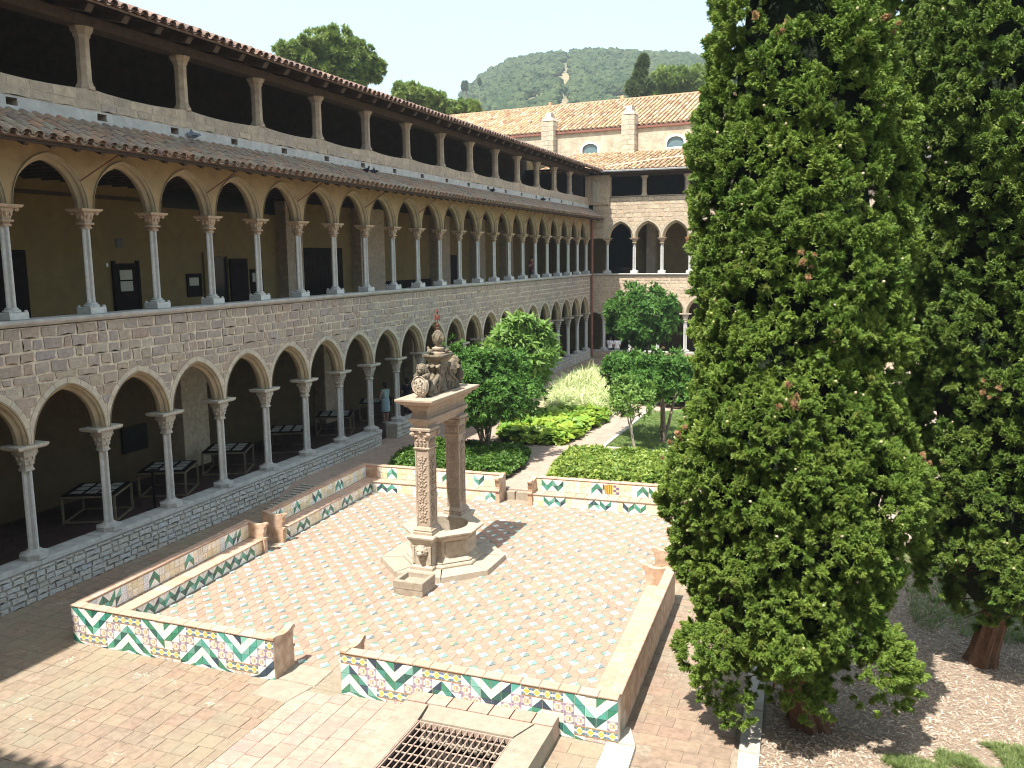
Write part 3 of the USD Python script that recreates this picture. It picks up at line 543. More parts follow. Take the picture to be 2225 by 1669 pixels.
m_ = MB(); m_.box((.26, -.3, 11.9), (24, .1, 12.1)); mesh('eave_beam', m_.vf(frF), 'old_wood', farw)
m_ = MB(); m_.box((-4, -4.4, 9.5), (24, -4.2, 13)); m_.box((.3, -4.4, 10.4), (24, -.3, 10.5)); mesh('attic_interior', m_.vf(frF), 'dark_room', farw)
gu = MB(); a_ = np.linspace(PI, 2*PI, 9); gr = [np.column_stack([np.full(9, x), 41.86+.10*np.cos(a_), 12.21+.10*np.sin(a_)]) for x in (1.0, 24)]; gi = [np.column_stack([np.full(9, x), 41.86+.09*np.cos(a_), 12.215+.09*np.sin(a_)]) for x in (1.0, 24)]
gu.loft(gr, cap=False, close=False); gu.loft(gi[::-1], cap=False, close=False); mesh('gutter', gu.vf(), 'zinc', farw, smooth=40)
tile_roof(farw, FF_, -3.5, 16, -9.0, 14.42, .85, 12.2, .34, 19, .105, 'main_roof', 'orange_tile', rng, 0, chan=False, simple=True)
m_ = MB(); m_.box((1.0, -.0, 12.05), (24, .9, 12.13)); mesh('soffit', m_.vf(frF), 'old_wood', farw)
dr_ = part('lead_hip', farw); m_ = MB(); m_.tube([(.8, 42.3, 12.55), (3, 42.9-1.5, 12.9), (6.4, 42.9-.2+5-4.9, 13.2)], .06, 6); 
ws = [(x, 42.9+t*9.0, 12.36+t*2.2) for x, t in ((1.0, .05), (3.5, .28), (6.5, .46), (9, .6))]
m_ = MB(); m_.tube([(a, b_, c_+.12) for a, b_, c_ in ws], .075, 6); mesh('ridge', m_.vf(), 'orange_tile', dr_)
on_backF = lambda n, a, c_, z0, z1, d, mm: (lambda q: mesh(n, q.bbox((a, -4.43, z0), (c_, -4.4+d, z1), .008).vf(frF), mm, farw))(MB())
on_backF('window', 6.1, 6.5, 5.6, 6.7, .03, 'black_screen'); on_backF('pier', 2.9, 3.5, 5.25, 9.2, .5, 'pale_stone_wall')
m_ = MB()
for u in np.arange(1.4, 2.7, .1): m_.box((u, -.9, 5.25), (u+.02, -.88, 6.1))
m_.box((1.3, -.9, 6.08), (2.75, -.88, 6.12)); mesh('railing', m_.vf(frF), 'dark_wood', farw)
m_ = MB(); m_.tube([(5.6, 44.5, 2.6), (7.2, 44.5, 1.6)], .05, 6); mesh('stair_rail', m_.vf(), 'dark_wood', farw)

# ---- near wing behind the camera: the gallery it looks out of (throws the shade in the corner)
FN_ = lambda u, v, z: np.column_stack([u, -12.5+np.asarray(v)+0*np.asarray(u), z])
nw = thing('cloister_wing', 'near cloister wing whose upper gallery holds the viewpoint', 'building')
nu = [14.2+2.2*i for i in range(-6, 5)]
wing(nw, FN_, nu, nu, 1.0, 1.1, 1.1, 8.08, 3.31, .3, 23, wtop=12.9)
m_ = MB(); m_.add(FN_(np.array([-3, 26, 26, -3, -3, 26, 26, -3.]), np.array([1.55, 1.55, -5, -5, 1.55, 1.55, -5, -5]), np.array([13.0, 13.0, 15.4, 15.4, 12.9, 12.9, 15.3, 15.3])), QUAD([[0, 1, 2, 3], [7, 6, 5, 4], [0, 4, 5, 1], [1, 5, 6, 2], [2, 6, 7, 3], [3, 7, 4, 0]])); mesh('main_roof', m_.vf(), 'orange_tile', nw)
ev = MB()
for u in np.arange(.5, 25, .285):
    V, Fc = barrel(.4, .1, .11, n=5); ev.add(FN_(u+V[:, 1], 1.23+V[:, 0], 13.12-V[:, 0]*.3+V[:, 2]), Fc, rng.random())
mesh('eave_tiles', ev.vf(), 'orange_tile', nw, kind='stuff')

# ---- church nave beyond the far roof
nave = thing('church', 'tall church nave with stepped buttresses and small arched windows above the far cloister roof', 'building')
na = math.radians(-6); nb = np.array([-4.8, 52.0])
def FNV(u, v, z):                                                   # u along the wall, v out towards the cloister
    u = np.asarray(u, float); v = np.asarray(v, float)+0*u
    return np.column_stack([nb[0]+u*math.cos(na)+v*math.sin(na), nb[1]+u*math.sin(na)-v*math.cos(na), z])
frN = lambda V: FNV(V[:, 0], V[:, 1], V[:, 2])
wins = [-.05+2.4, 2.4+6.45, 15.4, 21.8]
def win_poly(c, z, w, h, e=0): return Polygon([(c-w/2-e, z-e), (c+w/2+e, z-e)]+[(c+(w/2+e)*math.cos(t), z+h*.45+(h*.55+e)*math.sin(t)) for t in np.linspace(0, PI, 12)])
wb = sbox(-14, 8, 26, 16.05)
for c in wins: wb = wb.difference(win_poly(c, 14.52 if c > 5 else 14.42, 1.22, .74))
m_ = MB(); m_.extr(wb, -.6, 0, lambda V: FNV(V[:, 0], V[:, 2], V[:, 1])); mesh('wall', m_.vf(), 'pale_stone_wall', nave)
for c in wins:
    zz = 14.52 if c > 5 else 14.42; x = part('window', nave); out = win_poly(c, zz, 1.22, .74, .14).difference(win_poly(c, zz, 1.22, .74))
    m_ = MB(); m_.extr(out, .0, .03, lambda V: FNV(V[:, 0], V[:, 2], V[:, 1])); mesh('surround', m_.vf(), 'white_frame', x)
    m_ = MB(); m_.extr(win_poly(c, zz, 1.22, .74), -.12, -.1, lambda V: FNV(V[:, 0], V[:, 2], V[:, 1])); mesh('pane', m_.vf(), 'window_dark', x)
    m_ = MB(); m_.bbox((c-.66, -.1, zz-.07), (c+.66, .06, zz), .01); mesh('sill', m_.vf(frN), 'white_frame', x)
for c in (-.85, 5.5, 11.9, 18.3):
    x = part('buttress', nave)
    for k, z in enumerate(np.arange(13.4, 16.9, .35)):
        for s_, (u0_, u1_) in enumerate(((c-.5, c+.02+.1*(k % 2)), (c+.02+.1*(k % 2), c+.5))):
            m_ = MB(); m_.bbox((u0_+.006, -.3, z+.006), (u1_-.006, .62, min(z+.35, 17.0)-.006), .015); mesh('stone', m_.vf(frN), 'buttress_stone', x)
    m_ = MB(); m_.loft([FNV(np.array([c-h, c+h, c+h, c-h]), np.array([-.3, -.3, .62-d, .62-d]), np.full(4, z)) for z, h, d in ((16.95, .5, 0), (17.2, .36, .1), (17.25, .24, .14), (17.6, .2, .3))]); mesh('cap', m_.vf(), 'buttress_stone', x)
m_ = MB(); m_.box((-14, -.3, 16.0), (26, .16, 16.14)); mesh('eave_course', m_.vf(frN), 'downpipe_clay', nave)
tile_roof(nave, FNV, -14, 20, -7.5, 19.35, .1, 16.2, .36, 14, .115, 'nave_roof', 'orange_tile', rng, 0, chan=False, simple=True)
m_ = MB(); m_.tube(FNV(np.linspace(-14, 20, 30), np.full(30, -7.5), np.full(30, 19.42)), .12, 6); mesh('ridge', m_.vf(), 'orange_tile', nave)
for u in (-4.2, 2.2, 8.6, 14.8): m_ = MB(); m_.bbox((u-.12, -7.7, 19.4), (u+.12, -7.4, 19.75), .02); mesh('ridge_vent', m_.vf(frN), 'orange_tile', nave)
m_ = MB(); m_.box((-14, -15.5, 8), (26, -15, 16)); mesh('rear_wall', m_.vf(frN), 'pale_stone_wall', nave)
m_ = MB(); m_.add(FNV(np.array([-14, 20, 20, -14, -14, 20, 20, -14.]), np.array([-7.5, -7.5, -15, -15, -7.5, -7.5, -15, -15]), np.array([19.35, 19.35, 16.2, 16.2, 19.2, 19.2, 16.05, 16.05])), QUAD([[0, 1, 2, 3], [7, 6, 5, 4], [0, 4, 5, 1], [1, 5, 6, 2], [2, 6, 7, 3], [3, 7, 4, 0]])); mesh('rear_roof', m_.vf(), 'orange_tile', nave)

# ------------------------------------------------------------------ ground sheets
sheet('ground', Polygon([(-1100, -300), (900, -300), (900, 1600), (-1100, 1600)], [[(9.96, -5.99), (11.49, -5.99), (11.49, -2.23), (9.96, -2.23)]]), -.06, 'far_ground')
sheet('courtyard_ground', Polygon([(.2, -12.2), (40, -12.2), (40, 42.7), (.2, 42.7)], [[(9.96, -5.99), (11.49, -5.99), (11.49, -2.23), (9.96, -2.23)]]), 0, 'grout')
W, L = 10.2, 11.6
TC = np.array([[2.55, -1.46], [12.77, -1.5], [12.38, 10.35], [2.02, 9.95]])
def TW(V):
    u, v = (V[:, 0]/W)[:, None], (V[:, 1]/L)[:, None]
    xy = (1-u)*(1-v)*TC[0]+u*(1-v)*TC[1]+u*v*TC[2]+(1-u)*v*TC[3]
    return np.column_stack([xy, V[:, 2]])
tpoly = Polygon(TC)
# raised garden level behind the terrace and along the far half of the walkways
gpoly = Polygon([(.2, 8.9), (2.05, 8.9), (2.0, 9.97), (12.36, 10.38), (12.45, 8.9), (40, 8.9), (40, 42.7), (.2, 42.7)])
b = MB(); b.extr(gpoly, .004, Z1); mesh('garden_path', b.vf(), 'path_brick', None, kind='structure')
b = MB(); b.add([[.22, 8.0, .004], [2.08, 8.0, .004], [2.05, 8.9, Z1], [.22, 8.9, Z1], [.22, 8.9, .004], [2.05, 8.9, .004]], [[0, 1, 2], [0, 2, 3], [1, 5, 2], [0, 3, 4]]); mesh('path_ramp', b.vf(), 'path_brick', None, kind='structure')
rp = thing('wooden_ramp', 'weathered grey plank ramp lying on the shaded walkway beside the parapet', 'ramp')
for i in range(11):
    y = 6.9+i*.17; z0 = .02+i*.024; b = MB(); b.box((.62, y, z0), (1.75, y+.15, z0+.03)); mesh('plank', b.vf(), 'rubble_joint', rp)

# ------------------------------------------------------------------ paving
def pave(x0, x1, y0, y1, w, h, m, stag, gap=.007, z=.010, inside=None, along='x', jit=.003):
    out = []; j = 0
    if along == 'y': x0, x1, y0, y1 = y0, y1, x0, x1
    y = y0
    while y < y1-.02:
        x = x0-(stag*w if j % 2 else 0)-rng.uniform(0, .05); hh = min(h, y1-y)
        while x < x1:
            ww = w*rng.uniform(.93, 1.07); a, c = max(x, x0)+gap/2, min(x+ww, x1)-gap/2; x += ww
            if c-a < .03: continue
            q = np.array([(a, y+gap/2), (c, y+gap/2), (c, y+hh-gap/2), (a, y+hh-gap/2)])+rng.uniform(-jit, jit, (4, 2))
            if along == 'y': q = q[:, ::-1][::-1]
            if inside is not None and not inside(q.mean(0)): continue
            t = rng.normal(0, .0016); V = plate(q, 0.002, z+t, .003); out.append(V)
        y += hh; j += 1
    return out
nott = lambda q: not tpoly.buffer(.02).contains(Point(q))
notg = lambda q: nott(q) and not (9.52 < q[0] < 11.93 and q[1] < -1.3) and not (12.58 < q[0] < 13.06 and -2.2 < q[1] < -.98)
pv = thing('courtyard_paving', 'worn terracotta courtyard paving round the tiled terrace, blotched with lichen and lime', 'paving')
A = pave(.24, 7.55, -8, 8.0, .30, .30, None, .0, inside=lambda q: notg(q) and not (6.85 < q[0] < 7.72 and -2.1 < q[1] < -.8))
Bp = pave(7.55, 9.54, -8, -1.2, .31, .30, None, .3, inside=notg, along='y')
Cp = pave(11.93, 14.33, -8, 8.9, .44, .29, None, .5, inside=notg)
pieces('paving_tile', A+Cp, 'paver', pv, 300, near, 'paving_tiles_beyond'); pieces('pink_paving_tile', Bp, 'paver_pink', pv, 120, near, 'pink_paving_tiles_beyond')
for q in ([(6.87, -1.42), (7.7, -1.44), (7.68, -.86), (6.93, -.86)], [(6.86, -2.0), (7.55, -2.06), (7.68, -1.46), (6.86, -1.44)]): mesh('threshold_slab', plate(q, .0, .022, .01), 'concrete', pv)
for q in ([(12.6, -1.52), (13.02, -1.48), (12.84, -1.0), (12.79, -1.03)], [(12.62, -2.2), (13.06, -2.15), (13.03, -1.5), (12.6, -1.54)]): mesh('pale_slab', plate(q, .0, .06, .012), 'curb', pv)

# ------------------------------------------------------------------ terrace floor: long hexagons round glazed square insets
CT = np.array([7.15, 4.70])                                        # fountain centre
fl = tag(sheet('terrace_floor', [tuple(p) for p in TC], .004, 'grout'), kind='structure')
hexs, ins = [], []; pa, qa = .225, .25; a_ = .46; w_, h_ = (1-a_)/2-.03, a_/2-.01
pq = lambda p, q: np.array([(p-q)*pa+.62, (p+q)*qa+.5])
WHT, GRN = [(.74, .74, .70), (.70, .72, .70), (.76, .74, .66)], [(.045, .20, .13), (.07, .27, .22), (.03, .10, .085), (.10, .33, .30), (.05, .17, .10), (.16, .36, .30), (.035, .06, .09), (.12, .30, .17)]
keep = lambda c: .56 < c[0] < W-.56 and .56 < c[1] < L-.56 and np.abs(TW(np.array([[c[0], c[1], 0]]))[0, :2]-CT).max() > 1.05
for i in range(-45, 50):
    for j in range(-45, 50):
        for dp, dq, poly in ((.5, 0, [(w_, -h_), (w_, h_), (0, .485), (-w_, h_), (-w_, -h_), (0, -.485)]), (0, .5, [(h_, -w_), (.485, 0), (h_, w_), (-h_, w_), (-.485, 0), (-h_, -w_)])):
            c = pq(i+dp, j+dq)
            if keep(c): hexs.append(plate(np.array([pq(i+dp+x, j+dq+y) for x, y in poly]), .004, .013+rng.normal(0, .001), .004, TW))
        c = pq(i, j)
        if keep(c):
            e = a_/2-.015; K = [np.array(pq(i+x*e, j+y*e)) for x, y in ((-1, -1), (1, -1), (1, 1), (-1, 1))]; r_ = rng.random(); k = 0 if r_ < .8 else (1 if r_ < .9 else 2)
            g = GRN[rng.integers(len(GRN))]; w1 = WHT[rng.integers(3)]
            g = tuple(np.array(g)*.62+np.array((.13, .15, .13))); w1 = tuple(np.array(w1)*rng.uniform(.80, .95)) 
            if rng.random() < .08: g = w1
            if rng.random() < .05: w1 = (.50, .33, .21)
            t1, t2 = np.array([K[k], K[(k+2) % 4], K[(k+3) % 4]]), np.array([K[k], K[(k+1) % 4], K[(k+2) % 4]])
            m_ = MB(); m_.plate(t1, .004, .014, .001, TW, w1); m_.plate(t2, .004, .014, .001, TW, g); ins.append(m_.vf())
pieces('hexagon_tile', hexs, 'terracotta', fl, 300, near, 'hexagon_tiles_beyond'); pieces('inset_tile', ins, 'glazed', fl, 300, near, 'inset_tiles_beyond')

# ------------------------------------------------------------------ tiled corner benches
def run_frame(kind):
    return {'front': lambda V: TW(np.column_stack([V[:, 0], V[:, 1], V[:, 2]])), 'left': lambda V: TW(np.column_stack([V[:, 1], V[:, 0], V[:, 2]])),
            'back': lambda V: TW(np.column_stack([V[:, 0], L-V[:, 1], V[:, 2]])), 'right': lambda V: TW(np.column_stack([W-V[:, 1], V[:, 0], V[:, 2]]))}[kind]
CREAM, YEL, PUR, BRN, BLU = (.70, .64, .50), (.62, .36, .06), (.17, .11, .21), (.30, .17, .09), (.10, .15, .28)
def decor(kind, rg):
    n = 8; x = (np.arange(n)+.5)/n*2-1; X, Y = np.meshgrid(x, x, indexing='ij'); R = np.hypot(X, Y); C = np.zeros((n, n, 3))+CREAM
    if kind == 'yellow':
        C[R < .42] = YEL; C[(np.abs(X) > .55) & (np.abs(Y) > .3) & (np.abs(Y) < .75)] = BLU; C[(np.abs(np.abs(X)-.45) < .2) & (np.abs(Y) > .5)] = (.14, .27, .18); C[np.abs(Y) > .86] = BRN; C[(R < .2)] = (.74, .45, .12)
    elif kind == 'purple':
        C[(R < .62) & (R > .3)] = (.46, .29, .12); C[(np.abs(X) > .8) | (np.abs(Y) > .8)] = (.36, .28, .34); C[(np.abs(X) > .55) & (np.abs(Y) > .55)] = PUR; C[R < .2] = PUR; C[(R < .2) & (X < 0)] = (.7, .68, .66)
        C = C*.8+np.array([.12, .11, .10])
    elif kind == 'star':
        C[:] = (.60, .62, .62); A = np.arctan2(Y, X); C[(np.cos(A*8) > .3) & (R < .8) & (R > .2)] = (.20, .26, .38)
    else:
        C[:] = [(.68, .61, .44), (.64, .55, .36), (.70, .66, .55), (.60, .54, .40), (.66, .62, .52)][rg.integers(5)]; M_ = rg.random((n//2, n//2)); M_ = np.block([[M_, M_[:, ::-1]], [M_[::-1], M_[::-1, ::-1]]]); p_ = [(.56, .40, .12), (.36, .28, .18), (.34, .36, .40), (.58, .44, .20)][rg.integers(4)]; C[M_ > .74] = np.array(p_)*.6+C[M_ > .74]*.4
    return C
def tile(f, a, d, z0, sz, szz, spec, out=True, dep=.007):
    """one square wall tile on the face d=const; spec: ('split', diag, c1, c2) | ('flat', c) | ('decor', C)"""
    s = -1 if out else 1; g = .0035; x0, x1, y0, y1 = a+g, a+sz-g, z0+g, z0+szz-g; m_ = MB()
    fr = lambda V: f(np.column_stack([V[:, 0], d+s*V[:, 2], V[:, 1]]))
    if spec[0] == 'split':
        A_, B_, C_, D_ = (x0, y0), (x1, y0), (x1, y1), (x0, y1)
        t = ([A_, B_, C_], [A_, C_, D_]) if spec[1] == '/' else ([A_, B_, D_], [B_, C_, D_])
        m_.plate(t[0], 0, dep, .0, fr, spec[2]); m_.plate(t[1], 0, dep, .0, fr, spec[3])
    elif spec[0] == 'flat': m_.plate([(x0, y0), (x1, y0), (x1, y1), (x0, y1)], 0, dep, .002, fr, spec[1])
    else:
        C = spec[1]; n = len(C); m_.plate([(x0, y0), (x1, y0), (x1, y1), (x0, y1)], 0, dep-.0006, .0, fr, CREAM)
        xs, ys = np.linspace(x0, x1, n+1), np.linspace(y0, y1, n+1); V, Cc = [], []
        for i in range(n):
            for j in range(n): V += [(xs[i], ys[j], dep), (xs[i+1], ys[j], dep), (xs[i+1], ys[j+1], dep), (xs[i], ys[j+1], dep)]; Cc += [C[i, j]]*4
        m_.add(fr(np.array(V)), QUAD(np.arange(n*n*4).reshape(-1, 4)), np.array(Cc))
    return m_.vf()
def gcol(): g = np.array(GRN[[0, 1, 2, 4, 0, 5, 6][rng.integers(7)]])*rng.uniform(.75, 1.2); return tuple(g)
def wcol(): return tuple(np.array((.74, .73, .66))*rng.uniform(.9, 1.04))
def chevron(c, r, shift):
    """glazed chevrons of the outer faces: column c, row r (0 at the top) -> tile spec"""
    x = (c-shift) % 10
    def inV(X, Y): e = 3-abs(X-3)-Y; return ('g' if (0 < e < 1 or 2 < e < 3) else 'w') if 0 < e else None
    def inL(X, Y):
        dx = min(abs(X-8), abs(X+2)); e = Y-1-dx; return ('g' if (0 < e < 1 or 2 < e < 3) else 'w') if 0 < e else None
    def at(X, Y):
        return inV(X, Y) or inL(X, Y)
    # samples in the four sub-triangles next to the corners
    q = {k: at(x+dx, r+dy) for k, (dx, dy) in dict(bl=(.18, .7), tr=(.82, .3), br=(.82, .7), tl=(.18, .3), b=(.5, .88), t=(.5, .12), l=(.12, .5), r=(.88, .5)).items()}
    full = [v for v in q.values()]
    if all(v is None for v in full): return None
    slash = 'bs' if ((x < 3) or (x >= 8)) else 'fs'                   # chevron arms falling to the right have their cuts along \
    if slash == 'bs': lo, hi = at(x+.25, r+.75), at(x+.75, r+.25)       # below-left / above-right of the \ diagonal
    else: lo, hi = at(x+.75, r+.75), at(x+.25, r+.25)
    col = lambda v: gcol() if v == 'g' else wcol()
    return ('split', '\\' if slash == 'bs' else '/', col(lo), col(hi)) if slash == 'bs' else ('split', '/', col(lo), col(hi))
def zigzag(c, r, up):
    X, Y = c % 2, r
    def at(x, y): u = 1-abs(x-1); y = (2-y) if up else y; return 'g' if 0 <= y-u <= 1 else 'w'
    if c % 2 == 0: s, lo, hi = '\\', at(X+.25, Y+.75), at(X+.75, Y+.25)
    else: s, lo, hi = '/', at(X+.75, Y+.75), at(X+.25, Y+.25)
    if up: 
        if c % 2 == 0: s, lo, hi = '/', at(X+.75, Y+.75), at(X+.25, Y+.25)
        else: s, lo, hi = '\\', at(X+.25, Y+.75), at(X+.75, Y+.25)
    col = lambda v: gcol() if v == 'g' else wcol()
    return ('split', s, col(lo), col(hi))
HW, TH, SD, SH = .70, .15, .53, .345                               # wall height, wall thickness, seat depth from the outer face, seat height
def bench(label, runs):
    o = thing('tiled_bench', label, 'bench')
    for kind, a0, a1, w0, s0, end, outer, inner, shift in runs:
        f = run_frame(kind); b = MB(); b.box((w0, .0, .0), (a1, TH, HW-.002)); mesh('wall', b.vf(f), 'tile_grout' if outer else 'bench_plaster', o)
        b = MB(); b.box((s0, TH, .0), (a1, SD-.02, SH-.035)); mesh('seat_base', b.vf(f), 'tile_grout', o)
        n = int(round((a1-w0)/.29))
        for i in range(n):
            x0, x1 = w0+(a1-w0)*i/n, w0+(a1-w0)*(i+1)/n; b = MB(); b.bbox((x0+.003, -.022, HW), (x1-.003, TH+.018, HW+.038+rng.normal(0, .002)), .012); mesh('coping_brick', b.vf(f), 'bench_brick', o)
        n = int(round((a1-s0)/.29))
        for i in range(n):
            x0, x1 = s0+(a1-s0)*i/n, s0+(a1-s0)*(i+1)/n; b = MB(); b.bbox((x0+.003, TH, SH-.034), (x1-.003, SD+.012, SH+rng.normal(0, .0015)), .010); mesh('seat_brick', b.vf(f), 'bench_brick', o)
        # scrolled end panel
        prof = [(0, 0), (.585, 0), (.585, .33), (.62, .345), (.62, .385), (.565, .40), (.56, .47), (.59, .56), (.585, .62), (.60, .655), (.645, .68), (.65, .72), (.62, .745), (.56, .74), (.50, .715), (.42, .695), (.33, .69), (.24, .705), (.15, .735), (.10, .75), (-.02, .75), (-.02, .71), (0, .70)]
        e0, e1 = (a1-.005, a1+.12) if end > 0 else (a0-.12, a0+.005)
        b = MB(); b.extr(Polygon(prof), e0, e1, lambda V: f(np.column_stack([V[:, 2], V[:, 0], V[:, 1]]))); mesh('end_panel', b.vf(), 'bench_plaster', o, smooth=30)
        if outer:
            sz = .158; n = int((a1-w0+.02)/sz); sz = (a1+.115-w0)/n if end > 0 else (a1-a0+.115)/n
            for c in range(n):
                for r in range(5):
                    z1 = HW-.012-r*.157; z0 = max(z1-.157, .005)
                    sp = chevron(c, r, shift)
                    if sp is None: sp = ('decor', decor('yellow' if r in (0, 3) else 'purple', rng))
                    a_0 = (w0 if end > 0 else a0-.115)+c*sz; wear = rng.random()
                    if wear < .02: continue
                    mesh('wall_tile', tile(f, a_0, 0, z0, sz, z1-z0, sp, True), 'glazed', o)
        if inner:
            for face, d, zb, hh, base in (('back', TH, SH+.004, HW-SH-.02, inner[0]), ('riser', SD-.02, .012, SH-.06, inner[1])):
                n = int((a1-s0)/.155); sz = (a1-s0)/n; hz = hh/2
                for c in range(n):
                    ch = base[c % len(base)]
                    for r in range(2):
                        z1 = zb+hh-r*hz
                        if ch in 'VA':
                            k = c; 
                            while k > 0 and base[(k-1) % len(base)] == ch: k -= 1
                            sp = zigzag(c-k, r, ch == 'A')
                        elif ch == '*': sp = ('decor', decor('star', rng))
                        else: sp = ('decor', decor('pale', rng))
                        mesh('wall_tile', tile(f, s0+c*sz, d, z1-hz, sz, hz, sp, False), 'glazed', o)
    return o
bench('chevron-tiled L-shaped bench at the left front corner of the terrace', [
    ('front', 0, 4.28, 0, SD, 1, True, None, 0), ('left', 0, 5.33, TH, TH, 1, False, ('d*AVVA*ddd*AAdddddAAdddddd*AVVAdd'[:33], 'dAAAAAAAAAAAAAAAAAAAAAAAAAAAAAAdd'), 0)])
bench('L-shaped tiled bench in the back left corner of the terrace', [
    ('left', 6.25, L-TH, 6.25, 6.25, -1, False, ('VVAAdddAAddddVAAdddddAAVdddd*ddd*dd', 'dVddAAAAddddAAAAdddAAAAddddAAAAddd'), 0), ('back', 0, 4.40, 0, SD, 1, False, ('ddAAddddAAdd*AAddddVVdddd', 'dAAAAddddVVAAdddAAddddAAVVdd'), 0)])
br = bench('L-shaped tiled bench with a striped shield in its back, right of the rear step', [
    ('back', 5.47, W, 5.47, 5.47, -1, False, ('dVVVVdddddAAVdddd*AAVddddddAAdddd', 'ddVVVVddddAAVV*dVVVVdddVVVVddAAd'), 0), ('right', 6.5, L-TH, 6.5, 6.5, -1, False, None, 0)])
m_ = MB(); f = run_frame('back'); fs = lambda V: f(np.column_stack([V[:, 0], TH+.012+V[:, 2], V[:, 1]]))
for k in range(9): m_.plate([(7.42+k*.025, .40), (7.442+k*.025, .40), (7.442+k*.025, .66), (7.42+k*.025, .66)], 0, .003, 0, fs, YEL if k % 2 == 0 else (.45, .08, .06))
for r in range(4):
    for k in range(2): m_.plate([(7.66+k*.08, .40+r*.065), (7.735+k*.08, .40+r*.065), (7.735+k*.08, .46+r*.065), (7.66+k*.08, .46+r*.065)], 0, .003, 0, fs, PUR if (r+k) % 2 else (.55, .46, .30))
mesh('shield_emblem', m_.vf(), 'glazed', br)
bench('chevron-tiled L-shaped bench at the right front, behind the grated cistern', [
    ('front', 5.78, W, 5.78, 5.78, -1, True, None, 3), ('right', 0, 5.30, TH, TH, 1, False, None, 0)])
st = thing('stone_step', 'worn grey stone step in the rear opening between the two back benches', 'step')
for i in range(2): mesh('step_stone', plate([(6.42+i*.53, 9.98+i*.03), (6.93+i*.55, 10.0+i*.03), (6.93+i*.55, 10.4), (6.42+i*.53, 10.37)], 0, .235, .012), 'trough_stone', st)

# ------------------------------------------------------------------ fountain (a well under a carved portal)
fo = thing('fountain', 'carved stone well with two ornamented pillars and lions in the middle of the terrace', 'fountain')
fx, fy = CT; oc = lambda a: [(a/math.cos(PI/8)*math.cos(PI/8+k*PI/4), a/math.cos(PI/8)*math.sin(PI/8+k*PI/4)) for k in range(8)]
so, si = np.array(oc(1.33))+CT, np.array(oc(.70))+CT
for k in range(8): mesh('slab', plate([si[k], so[k], so[(k+1) % 8], si[(k+1) % 8]], .0, .135, .012), 'slab_stone', fo)
R8 = 1/math.cos(PI/8); b = MB(); b.lathe([(.60*R8, .13), (.86*R8, .13), (.865*R8, .17), (.85*R8, .20), (.80*R8, .215), (.81*R8, .245), (.78*R8, .27), (.735*R8, .30), (.70*R8, .33), (.70*R8, .70), (.72*R8, .715), (.74*R8, .75), (.80*R8, .785), (.815*R8, .81), (.815*R8, .83), (.865*R8, .85), (.87*R8, .885), (.85*R8, .90), (.80*R8, .905)], 8, (fx, fy, 0), PI/8, cap=False); mesh('drum', b.vf(), 'fountain_pale', fo, smooth=25)
for k in range(8):
    a = k*PI/4
    if k in (2, 6): continue
    b = MB(); b.bbox((.695, -.20, .36), (.712, .20, .68), .006); mesh('drum_panel', b.vf(lambda V: V @ rotz(a).T+[fx, fy, 0]), 'fountain_pale', fo)
b = MB(); n = 32; g = np.arange(n)*2*PI/n+PI/8; rr = .80*R8*math.cos(PI/8)/np.cos((g-PI/8) % (PI/4)-PI/8)
b.loft([np.column_stack([fx+r*np.cos(g), fy+r*np.sin(g), np.full(n, z)]) for r, z in ((rr, .905), (np.full(n, .60), .912), (np.full(n, .575), .895), (np.full(n, .56), .2))], cap=False); b.lathe([(.0, .35), (.57, .35)], 24, (fx, fy, 0), cap=False); mesh('basin', b.vf(), 'fountain_pale', fo, smooth=35)
PY = (4.00, 5.58); px = 7.10
